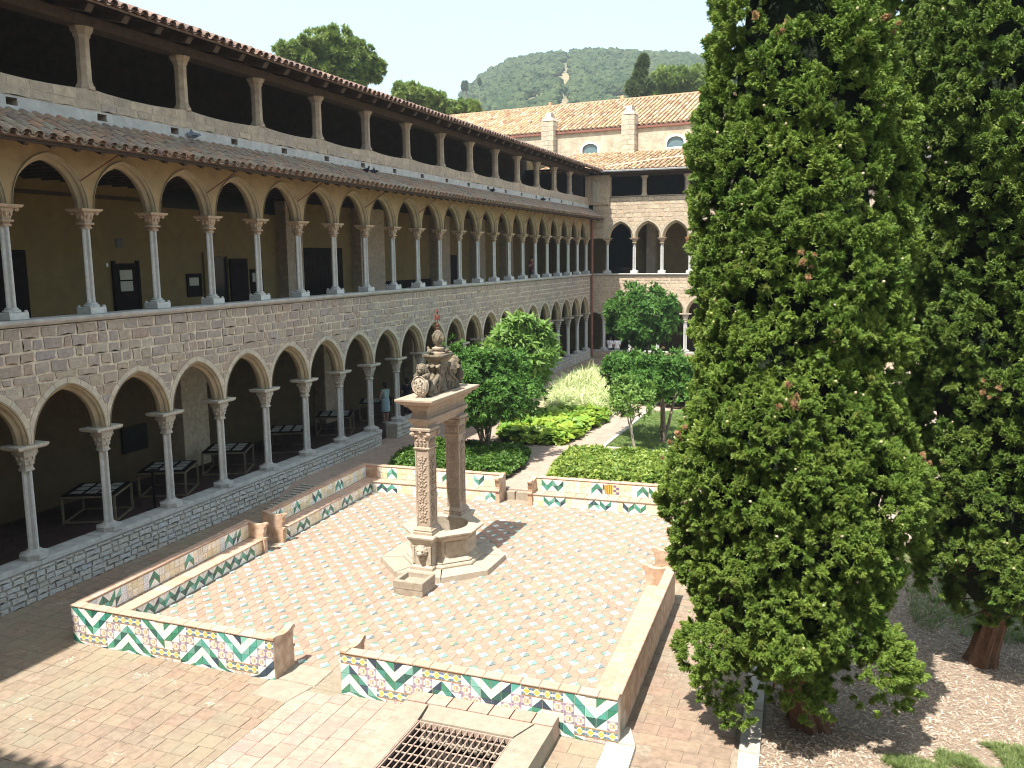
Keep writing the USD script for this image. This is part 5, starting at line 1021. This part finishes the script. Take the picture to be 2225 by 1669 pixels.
b = MB(); b.ell((6.35, 35.2, 1.85), (.10, .10, .09), 10); mesh('fruit', b.vf(), 'orange_tile', stage.GetPrimAtPath('/World/orange_tree_001'), smooth=60)
tree('young_tree', 'small slender tree with a pale leaning trunk at the edge of the lawn', (9.36, 15.1, Z1), (8.95, 15.35, 2.25), (.75, .7, .48), 26, .28, 16, ol, 'bright_leaf', 1.1, .05, 2, 'pale_bark', inner=.5)
tree('orange_tree', 'wide orange tree standing on the lawn, left of the big cypress', (9.74, 17.75, Z1), (9.15, 17.9, 2.72), (1.6, 1.6, .55), 70, .34, 24, ol, 'orange_leaf', 1.25, .075, 3)
# ---- low planting: masses nobody could count
def bed(name, label, cat, poly, h, dens, protos, m, sc, up=1.0, side=.6, soil=True, z=Z1, edge=.25, kind='stuff'):
    p = Polygon(poly); x0, y0, x1, y1 = p.bounds; n = int((x1-x0)*(y1-y0)*dens); q = np.column_stack([r1.uniform(x0, x1, n), r1.uniform(y0, y1, n)]); ok = np.array([p.contains(Point(v)) for v in q]); q = q[ok]
    dd = np.array([p.exterior.distance(Point(v)) for v in q]); hh = h*np.clip(.35+dd/edge*.65, .35, 1)*(.75+.5*meshkit.fbm(np.column_stack([q*1.6, 0*q[:, 0]]), 3, 5)); zz = z+hh*r1.uniform(.25, 1.0, len(q))**.5
    D_ = np.column_stack([r1.normal(0, side, (len(q), 2)), np.full(len(q), up)])
    o = scatter(name, protos, m, None, np.column_stack([q, zz]), quats(D_, r1.uniform(0, 6.28, len(q))), r1.uniform(sc*.75, sc*1.25, len(q)), r1.integers(0, len(protos), len(q)), kind)
    tag(o, label, cat)
    if soil: sheet('planting_bed', poly, z+.004, 'soil')
    return o
bed('ivy_bed', 'low leafy green ground cover round the foot of the orange tree, behind the left rear bench', 'ground cover', [(2.5, 10.5), (6.25, 10.75), (6.3, 12.6), (5.9, 14.3), (2.2, 14.3), (1.95, 12)], .42, 330, il, 'ivy_leaf', 1.15)
bed('hedge_bed', 'low yellow-green shrub mass behind the bench with the small shield', 'ground cover', [(7.6, 10.7), (12.3, 10.95), (12.3, 14.9), (7.25, 14.55), (7.15, 13.2)], .45, 330, il, 'hedge_leaf', 1.1)
ho = [cluster(7, .26, .105, 1.15, rng, .15, .45, .3, .05, 4) for _ in range(4)]
bed('hosta_bed', 'broad-leaved yellow-green plants beside the brick garden path', 'plants', [(4.3, 15.85), (6.45, 16.3), (6.72, 20.8), (6.5, 22.2), (4.2, 21.8), (3.4, 18)], .34, 42, ho, 'hosta_leaf', 1.15, side=.35)
sl = [cluster(20, .55, .017, .75, rng, .2, .75, .3, .02, 5) for _ in range(4)]
bed('striped_plants', 'pale striped long-leaved plants filling the bed beyond the broad-leaved ones', 'plants', [(4.0, 22), (6.45, 22.3), (6.5, 25.2), (4.6, 30.5), (2.3, 35), (2.0, 34), (2.3, 28.5)], .30, 16, sl, 'striped_leaf', 1.0, side=.3)
bed('rear_shrubs', 'green shrubs at the far end of the garden in front of the far parapet', 'plants', [(6.3, 26), (10.5, 24), (12, 30), (10, 36), (5.5, 36), (3.0, 38), (3.2, 34), (5.0, 30)], .9, 60, ol, 'orange_leaf', 1.9)
sheet('lawn', [(7.98, 16.3), (14, 16.55), (14, 30), (7.98, 23.5)], Z1+.006, 'lawn')
gl = [cluster(9, .09, .004, .5, rng, .1, .5, .3, 0, 2) for _ in range(3)]
q = np.column_stack([r1.uniform(8.0, 13, 9000), r1.uniform(16.35, 24, 9000)]); tag(scatter('lawn_grass', gl, 'grass_leaf', None, np.column_stack([q, np.full(9000, Z1)]), quats(np.column_stack([r1.normal(0, .3, (9000, 2)), np.ones(9000)]), r1.uniform(0, 6, 9000)), r1.uniform(.7, 1.2, 9000), r1.integers(0, 3, 9000)), 'short green lawn grass under the orange tree', 'grass')
n = 12000; q = np.column_stack([r1.uniform(16.2, 19.5, n), r1.uniform(-1.2, .5, n)]); ok = (((q[:, 0]-18.1)**2/1.25+(q[:, 1]+.35)**2/.42 < 1) & (meshkit.noise(np.column_stack([q*3.0, 0*q[:, 0]]), 5) > .42)) | (((q[:, 0]-16.68)**2/.16+(q[:, 1]+.66)**2/.03) < 1); q = q[ok]; n = len(q)
z = -.02+.10*meshkit.fbm(np.column_stack([q*1.1, 0*q[:, 0]]), 4, 3)
tag(scatter('grass_patch', gl, 'grass_leaf', None, np.column_stack([q, z]), quats(np.column_stack([r1.normal(0, .35, (n, 2)), np.ones(n)]), r1.uniform(0, 6, n)), r1.uniform(.6, 1.1, n), r1.integers(0, 3, n)), 'sparse green grass at the edge of the wood chips', 'grass')
n = 1500; q = np.column_stack([r1.uniform(17, 22, n), r1.uniform(4, 9, n)]); tag(scatter('grass_strip', gl, 'grass_leaf', None, np.column_stack([q, np.full(n, .03)]), quats(np.column_stack([r1.normal(0, .35, (n, 2)), np.ones(n)]), r1.uniform(0, 6, n)), r1.uniform(1.5, 2.2, n), r1.integers(0, 3, n)), 'dry grass behind the second cypress trunk', 'grass')
tag(stage.GetPrimAtPath('/World/wood_chips'), 'bleached wood chips strewn under the cypresses', 'wood chips')
ke = thing('garden_edging', 'pale stone edging along the lawn and the brick garden path', 'edging')
for i in range(12):
    y = 16.3+i*1.1; b = MB(); b.bbox((7.82, y+.006, Z1-.02), (7.97, y+1.094, Z1+.07), .012); mesh('edging_stone', b.vf(), 'curb', ke)
for i in range(5): x = 7.98+i*1.2; b = MB(); b.bbox((x+.006, 16.15+i*.03, Z1-.02), (x+1.19, 16.29+i*.03, Z1+.06), .012); mesh('edging_stone', b.vf(), 'curb', ke)
for i in range(9): y = 20.4+i*.9; b = MB(); b.bbox((6.62, y+.006, Z1-.02), (6.74, y+.89, Z1+.06), .012); mesh('edging_stone', b.vf(), 'curb', ke)

# ------------------------------------------------------------------ trees beyond the roofs, hills
r3 = np.random.default_rng(41)
pl = [cluster(26, .55, .05, .75, rng, .1, .1, .4, .2, 2) for _ in range(4)]
def polar(az, el, d): a, e = math.radians(az), math.radians(el); return CAM+np.array([d*math.sin(a), d*math.cos(a), d*math.tan(e)])
def px_dir(x, y):
    d = fwd+(x*1.00588-1112.5)/1900.2*r2-(y*1.00588-834.5)/1900.2*u2; return d/np.hypot(d[0], d[1])
def at_px(x, y, D): return CAM+px_dir(x, y)*D
def far_tree(name, label, blobs, D, base_z, m, protos, sc, cat='tree', trunk=.3, nl=40):
    """blobs: list of (x, y, rx, ry) in the picture, each a piece of the crown at distance D"""
    o = thing(name, label, cat); k = D/1900.2*1.00588; Ps, Ds, cs = [], [], []
    for x, y, rx, ry in blobs:
        c = at_px(x, y, D)+np.array([0, r3.normal(0, rx*k*.3), 0]); cs.append(c); p, d = crown_points(c, (rx*k, rx*k, ry*k), nl, min(rx, ry)*k*.30, 20, r3, .5, .5); Ps.append(p); Ds.append(d)
    foliage(o, 'crown', protos, m, np.vstack(Ps), np.vstack(Ds), sc, r3)
    cc = np.mean(cs, 0); limbs(o, (cc[0], cc[1], base_z), cs, trunk, 'grey_bark', r3, bend=.5, twigs=0)
    return o
far_tree('umbrella_pine', 'large round pine rising above the tiled eave of the long wing', [(655, 122, 42, 26), (712, 102, 46, 30), (762, 126, 40, 28), (632, 130, 26, 16), (700, 140, 52, 24), (788, 148, 28, 20), (745, 165, 36, 18), (762, 185, 24, 12)], 70, 8, 'pine_leaf', pl, .62, 'pine tree', .38, 52)
far_tree('pine_tree', 'bushy pine behind the eave, right of the round pine', [(885, 205, 34, 20), (920, 215, 30, 20), (870, 200, 20, 14)], 82, 8, 'pine_leaf', pl, .62, 'pine tree')
far_tree('pine_tree', 'lower pine crowns showing just above the far church roof ridge', [(950, 232, 34, 16), (990, 238, 32, 14), (1020, 236, 16, 12)], 86, 8, 'pine_leaf', pl, .62, 'pine tree')
far_tree('dark_conifer', 'lone dark conical conifer leaning above the church roof', [(1386, 150, 7, 17), (1380, 172, 10, 15), (1370, 192, 16, 14), (1393, 188, 12, 14), (1390, 134, 4, 8)], 108, 8, 'far_cypress_leaf', pl, .9, 'conifer', nl=20)
far_tree('broadleaf_tree', 'soft green tree crown beside the dark conifer above the church roof', [(1450, 180, 42, 22), (1485, 178, 36, 20), (1425, 190, 24, 14)], 118, 8, 'pine_leaf', pl, 1.2, 'tree')
for i, (x, y, h) in enumerate(((1001, 186, 15), (1007, 184, 16), (1036, 176, 10))):
    far_tree('slim_cypress', ['leftmost slim cypress on the shoulder of the wooded hill', 'slim cypress touching the leftmost one on the hill shoulder', 'slim cypress standing alone on the hill shoulder'][i], [(x, y, 1.3, h*.55), (x, y+h*.3, 2.1, h*.4)], 420, 70, 'far_cypress_leaf', pl, 1.3, 'cypress tree', .3, 14)
# hill: terrain seen between the roofs and the sky
def hp(az): return np.interp(az, [-60, -45, -36, -31, -28.2, -27, -25.5, -24.3, -23.3, -22.3, -21.0, -19.5, -17.7, -14.8, -12, -9.0, -6.4, 0, 8, 20], [70, 80, 92, 100, 104, 107, 104, 105, 113, 122, 129.5, 134, 136.5, 138.0, 135.0, 132.0, 128.5, 122, 112, 95])
def hill_z(az, d):
    t = np.clip((d-230)/370, 0, 1); k = t**.85*np.where(d > 600, np.clip(1-(d-600)/900, 0, 1), 1); x, y = d*np.sin(np.radians(az)), d*np.cos(np.radians(az))
    return 6+(hp(az)-6)*k+7*(meshkit.fbm(np.stack([x*.012, y*.012, 0*x], -1), 4, 9)-.5)*np.clip(t*2, 0, 1)*np.clip((640-d)/60, .25, 1)
azs, ds = np.linspace(-62, 40, 180), np.r_[np.linspace(225, 640, 70), np.linspace(660, 1500, 20)]; A_, D_ = np.meshgrid(azs, ds, indexing='ij'); Zh = hill_z(A_, D_); n1, n2 = A_.shape
i, j = np.meshgrid(np.arange(n1-1), np.arange(n2-1), indexing='ij'); F = QUAD(np.stack([i*n2+j, i*n2+j+1, (i+1)*n2+j+1, (i+1)*n2+j], -1).reshape(-1, 4))
mesh('hill', (np.column_stack([(CAM[0]+D_*np.sin(np.radians(A_))).ravel(), (CAM[1]+D_*np.cos(np.radians(A_))).ravel(), Zh.ravel()]), F), 'terrain', None, smooth=0, kind='structure')
blobs = []
for s in range(6):
    m_ = trimesh.creation.icosphere(2, 1.0); V = np.array(m_.vertices); V *= (.50+1.0*meshkit.fbm(V*2.3+s*7, 3, s))[:, None]*[1, 1, 1.0]; blobs.append((V, np.array(m_.faces)))
n = 17000; az = r3.uniform(-36, 6, n); d = np.sqrt(r3.uniform(232**2, 640**2, n)); x, y = CAM[0]+d*np.sin(np.radians(az)), CAM[1]+d*np.cos(np.radians(az))
cl = meshkit.fbm(np.column_stack([x*.016, y*.016, 0*x]), 4, 17); cl2 = meshkit.fbm(np.column_stack([x*.05, y*.05, 0*x+3]), 3, 23); cl = np.where(cl2 < .33, 0, cl); strip = np.abs(az-(-16.95+(d-600)*.0012)) > np.where(d > 560, .25, .36); ok = (cl > np.where(az < -23.6, .56, .30)) & strip; az, d, x, y = az[ok], d[ok], x[ok], y[ok]; n = len(x)
tag(scatter('hill_forest', blobs, 'forest_leaf', None, np.column_stack([x, y, hill_z(az, d)+1.4]), quats(np.column_stack([r3.normal(0, .15, (n, 2)), np.ones(n)]), r3.uniform(0, 6.28, n)), np.where(r3.random(n) < .35, r3.uniform(1.0, 1.9, n), r3.uniform(2.0, 3.5, n)), r3.integers(0, 6, n)), 'dense pine wood covering the hill behind the church', 'wood')

# ------------------------------------------------------------------ people
from manifold3d import Manifold, set_circular_segments
def blob(chain, rl=.02, it=6):
    """chain: list of (p0, r0, p1, r1) bones -> one smooth closed body"""
    ms = []
    for p0, a, p1, b_ in chain:
        ms.append(Manifold.batch_hull([Manifold.sphere(a, 18).translate(tuple(map(float, p0))), Manifold.sphere(b_, 18).translate(tuple(map(float, p1)))]))
    m_ = Manifold.batch_boolean(ms, __import__('manifold3d').OpType.Add).refine_to_length(rl); q = m_.to_mesh(); t = trimesh.Trimesh(np.array(q.vert_properties[:, :3]), np.array(q.tri_verts), process=False); t.merge_vertices(); trimesh.smoothing.filter_taubin(t, iterations=it)
    return np.array(t.vertices), np.array(t.faces)
def human(label, loc, yaw, pose, top, bottom, hair='hair', shoes='white_cloth', skirt=False, sc=1.0, group=None, bag=False):
    """standing 1.65 m figure (or seated, from the seat up) facing +x before the turn"""
    o = thing('person', label, 'person', loc, yaw, group, sc); S = lambda *a: np.array(a, float); hz = .88 if pose != 'sit' else .10; t = hz-.88
    hip = [S(0, .085, hz), S(0, -.085, hz)]; sh = [S(-.01, .175, 1.34+t), S(-.01, -.175, 1.34+t)]; neck = S(-.01, 0, 1.40+t); head = S(.02, 0, 1.545+t)
    if pose == 'sit': kn = [S(.42, .10, .10), S(.42, -.10, .10)]; an = [S(.44, .10, -.32), S(.44, -.10, -.32)]
    else: kn = [S(.03, .085, .48), S(.0, -.09, .48)]; an = [S(-.02, .08, .08), S(.03, -.10, .08)]
    if pose == 'akimbo': el = [S(-.10, .34, 1.10), S(.06, -.26, 1.08)]; wr = [S(.02, .20, .96), S(.20, -.16, 1.02)]
    elif pose == 'camera': el = [S(.10, .24, 1.12), S(.10, -.24, 1.12)]; wr = [S(.28, .08, 1.32), S(.28, -.08, 1.32)]
    else: el = [S(.02, .23, 1.08+t), S(.02, -.23, 1.08+t)]; wr = [S(.18, .18, .92+t), S(.18, -.18, .92+t)]
    body = [(hip[0], .10, hip[1], .10), (S(0, 0, hz+.02), .13, S(0, 0, 1.08+t), .105), (S(0, .04, 1.08+t), .095, S(-.01, .06, 1.26+t), .105), (S(0, -.04, 1.08+t), .095, S(-.01, -.06, 1.26+t), .105), (sh[0], .055, sh[1], .055), (neck-[0, 0, .06], .06, neck+[.01, 0, .06], .048), (head+[-.015, 0, .02], .088, head+[.02, 0, -.055], .062)]
    for i in range(2):
        body += [(hip[i], .092, kn[i], .058), (kn[i], .058, an[i], .036), (an[i], .038, an[i]+[.13, 0, -.05], .028), (sh[i], .052, el[i], .040), (el[i], .040, wr[i], .027)]
        hd = wr[i]-el[i]; hd = hd/np.linalg.norm(hd); body += [(wr[i], .026, wr[i]+hd*.07, .030)]; sd = np.cross(hd, [0, 0, 1.0]); sd = sd/max(np.linalg.norm(sd), 1e-6)
        for f_ in range(4): r0 = wr[i]+hd*.07+sd*(f_-1.5)*.017; body += [(r0, .010, r0+hd*(.065-.006*abs(f_-1.2))-[0, 0, .015], .008)]
        body += [(wr[i]+hd*.02, .013, wr[i]+hd*.05-sd*.035*(1 if i else -1), .010)]
    body += [(head+[.085, 0, -.005], .014, head+[.10, 0, -.02], .012), (head+[.0, .085, -.01], .018, head+[.0, .088, -.03], .012), (head+[.0, -.085, -.01], .018, head+[.0, -.088, -.03], .012)]
    mesh('body', blob(body, .022, 5), 'skin', o, smooth=80)
    b = MB()
    for e in (-1, 1): b.ell(head+[.083, e*.032, .01], (.008, .013, .008), 6)
    b.ell(head+[.082, 0, -.062], (.008, .024, .007), 6); mesh('face', b.vf(), 'maroon_cloth', o)
    mesh('hair', blob([(head+[-.03, 0, .035], .093, head+[.02, 0, .055], .080), (head+[-.055, 0, .0], .07, head+[-.06, 0, -.08], .05)], .022, 5), hair, o, smooth=80)
    shirt = [(hip[0]+[0, -.01, .05], .112, hip[1]+[0, .01, .05], .112), (S(0, 0, hz+.06), .14, S(0, 0, 1.08+t), .118), (S(0, .045, 1.08+t), .106, S(-.01, .065, 1.26+t), .115), (S(0, -.045, 1.08+t), .106, S(-.01, -.065, 1.26+t), .115), (sh[0]-[0, .02, .0], .062, sh[1]+[0, .02, 0], .062)]
    if not skirt:
        for i in range(2): shirt += [(sh[i], .064, sh[i]*.45+el[i]*.55, .054)]
    mesh('shirt', blob(shirt, .025, 5), top, o, smooth=80)
    if skirt:
        b = MB(); a = np.arange(20)*2*PI/20; b.loft([np.column_stack([r*.82*np.cos(a), r*np.sin(a), np.full(20, z)]) for z, r in ((hz+.10, .16), (hz, .195), (hz-.12, .205), (hz-.30, .20), (hz-.40, .195), (hz-.405, .18))]); mesh('skirt', b.vf(), bottom, o, smooth=60)
    else:
        tr_ = [(hip[0], .108, hip[1], .108)]
        for i in range(2): tr_ += [(hip[i], .102, kn[i], .068), (kn[i], .068, kn[i]*.2+an[i]*.8, .05)]
        mesh('trousers', blob(tr_, .025, 5), bottom, o, smooth=80)
    if pose != 'sit':
        b = MB()
        for i in range(2): b.ell(an[i]+[.055, 0, -.055], (.125, .042, .03), 10)
        mesh('sandals', b.vf(), shoes, o, smooth=60)
    if bag:
        b = MB(); b.ell((-.02, -.24, .80), (.10, .05, .14), 10); b.tube([(-.02, -.24, .92), (-.02, -.2, 1.2), (-.01, -.1, 1.42), (-.03, .1, 1.36)], .012, 5); mesh('bag', b.vf(), 'dark_cloth', o, smooth=60)
    return o
human('woman in a mint top and pale blue skirt standing inside the lower arcade', (-1.7, 18.15, Z1), 2.75, 'akimbo', 'mint_cloth', 'skirt_cloth', skirt=True, bag=True, sc=.99)
human('dark-haired visitor in dark clothes in the shade behind the woman in the mint top', (-1.5, 19.7, Z1), 2.2, 'stand', 'dark_cloth', 'dark_cloth', sc=.97)
human('person in dark clothes taking a photograph in the far part of the upper arcade', (-1.1, 34.6, 5.25), -.6, 'camera', 'maroon_cloth', 'dark_cloth')
human('left one of two visitors in white shirts sitting on the far parapet', (1.36, 43.0, .80), 1.2, 'sit', 'white_cloth', 'dark_cloth')
human('right one of two visitors in white shirts sitting on the far parapet', (1.84, 43.0, .80), 1.9, 'sit', 'white_cloth', 'skirt_cloth')

# ------------------------------------------------------------------ things in the galleries
def table(label, x, y, a):
    o = thing('display_table', label, 'table', (x, y, Z1), a, 'wooden frame display tables in the lower arcade'); h = .64
    for sx in (-1, 1):
        for sy in (-1, 1): b = MB(); b.box((sx*h-.025, sy*h-.025, .0), (sx*h+.025, sy*h+.025, .72)); mesh('leg', b.vf(), 'frame_wood', o)
    for z in (.02, .68):
        for s in (-1, 1): b = MB(); b.box((-h+.026, s*h-.02, z), (h-.026, s*h+.02, z+.045)); mesh('rail', b.vf(), 'frame_wood', o); b = MB(); b.box((s*h-.02, -h+.026, z), (s*h+.02, h-.026, z+.045)); mesh('rail', b.vf(), 'frame_wood', o)
    b = MB(); b.bbox((-h-.01, -h-.01, .73), (h+.01, h+.01, .76), .006); mesh('top', b.vf(), 'dark_wood', o)
    for i in range(3):
        for j in range(3): b = MB(); b.box((-.5+i*.37, -.5+j*.37, .761), (-.22+i*.37, -.22+j*.37, .766)); mesh('print', b.vf(), 'rubble', o)
for k, (y, lab) in enumerate(((4.15, 'behind the first whole lower column from the left'), (6.75, 'in the bay with the black stand, left of the third column'), (9.4, 'behind the fourth lower column from the left'), (12.6, 'between the fifth and sixth lower columns'), (15.7, 'behind the sixth and seventh lower columns'), (18.9, 'behind the woman in the mint top'))): table('wooden display table '+lab, -2.55, y, .45)
sc_ = tag(mesh('wall_screen', MB().bbox((-4.39, 6.9, 1.22), (-4.32, 7.9, 2.0), .01).vf(), 'black_screen'), 'black screen on the back wall of the lower arcade', 'screen')
o = thing('floor_stand', 'thin black stand with a round foot in the lower arcade, left of the third column', 'stand'); b = MB(); b.tube([(-1.64, 5.17, Z1), (-1.64, 5.17, Z1+1.05)], .035, 8); mesh('pole', b.vf(), 'black_screen', o); b = MB(); b.lathe([(.2, Z1), (.2, Z1+.02), (.05, Z1+.04)], 16, (-1.64, 5.17, 0)); mesh('foot', b.vf(), 'black_screen', o); b = MB(); b.box((-1.78, 5.03, Z1+1.05), (-1.5, 5.31, Z1+1.08)); mesh('panel', b.vf(), 'black_screen', o)
def picture(label, u0, u1, z0, z1):
    o = thing('framed_picture', label, 'picture'); w = .07
    for n_, a in (('frame', (u0, u1, z0, z0+w)), ('frame', (u0, u1, z1-w, z1)), ('frame', (u0, u0+w, z0+w, z1-w)), ('frame', (u1-w, u1, z0+w, z1-w))): on_back(n_, *a, .05, 'dark_wood', o)
    on_back('glass', u0+w, u1-w, z0+w, z1-w, .02, 'dark_wood', o); on_back('print', u0+w+.06, u1-w-.06, (z0+z1)/2-.02, z1-w-.06, .025, 'pale_print', o)
picture('small framed picture on the upper back wall, left of the tall dark doorway', 10.12, 10.82, 5.74, 6.49); picture('framed picture on the upper back wall, right of the tall dark doorway', 13.4, 14.1, 5.71, 6.58)
# ------------------------------------------------------------------ pigeons
def pigeon(label, loc, yaw, m, sc=1.0):
    o = thing('pigeon', label, 'pigeon', loc, yaw, None, sc)
    b = MB(); b.ell((0, 0, .10), (.125, .065, .072), 12, basis([.35, 0, 1])); b.tube([(.07, 0, .13), (.115, 0, .19), (.125, 0, .215)], [.05, .034, .03], 9); b.ell((.132, 0, .225), (.034, .028, .030), 9); mesh('body', b.vf(), m, o, smooth=60)
    b = MB(); b.tube([(.16, 0, .222), (.19, 0, .214)], [.009, .002], 5); mesh('beak', b.vf(), 'dark_cloth', o)
    for e in (-1, 1): b = MB(); b.ell((-.03, e*.058, .108), (.125, .014, .05), 9, basis([.25, 0, 1])); mesh('wing', b.vf(), m, o, smooth=60); b = MB(); b.tube([(.01, e*.022, .05), (.02, e*.022, .0)], .006, 5); mesh('leg', b.vf(), 'rust', o)
    b = MB(); b.ell((-.15, 0, .065), (.085, .036, .012), 8, basis([.2, 0, 1])); mesh('tail', b.vf(), 'pigeon_dark', o, smooth=60)
pigeon('grey pigeon perched against the attic wall above the skirting roof, near the third square hole', (.13, 5.48, 9.92), 2.6, 'pigeon_grey', 1.05)
pigeon('left one of two dark pigeons side by side on the skirting roof', (.30, 13.73, 9.76), 1.2, 'pigeon_dark'); pigeon('right one of two dark pigeons side by side on the skirting roof', (.30, 14.22, 9.76), 1.9, 'pigeon_dark')
pigeon('dark pigeon on the far half of the skirting roof', (.12, 25.64, 9.88), 1.4, 'pigeon_dark'); pigeon('small dark pigeon near the far corner of the skirting roof', (.12, 33.0, 9.88), 1.8, 'pigeon_dark')
pigeon('pigeon on the lawn edging beside the slender tree', (8.9, 16.0, Z1), 2.4, 'pigeon_grey')

# ------------------------------------------------------------------ summer haze: one closed box of thin air round everything
hz_ = MB(); hz_.box((-1150, -350, -1.1), (950, 1650, 175))
LOOK['haze'] = usdkit.material(stage, '/World/Looks/haze', {'v': ('principled_volume', {'color': (.80, .90, 1.0), 'density': HAZE, 'anisotropy': .2})}, [], volume='v.volume')
mesh('haze', hz_.vf(), 'haze', None, kind='stuff')
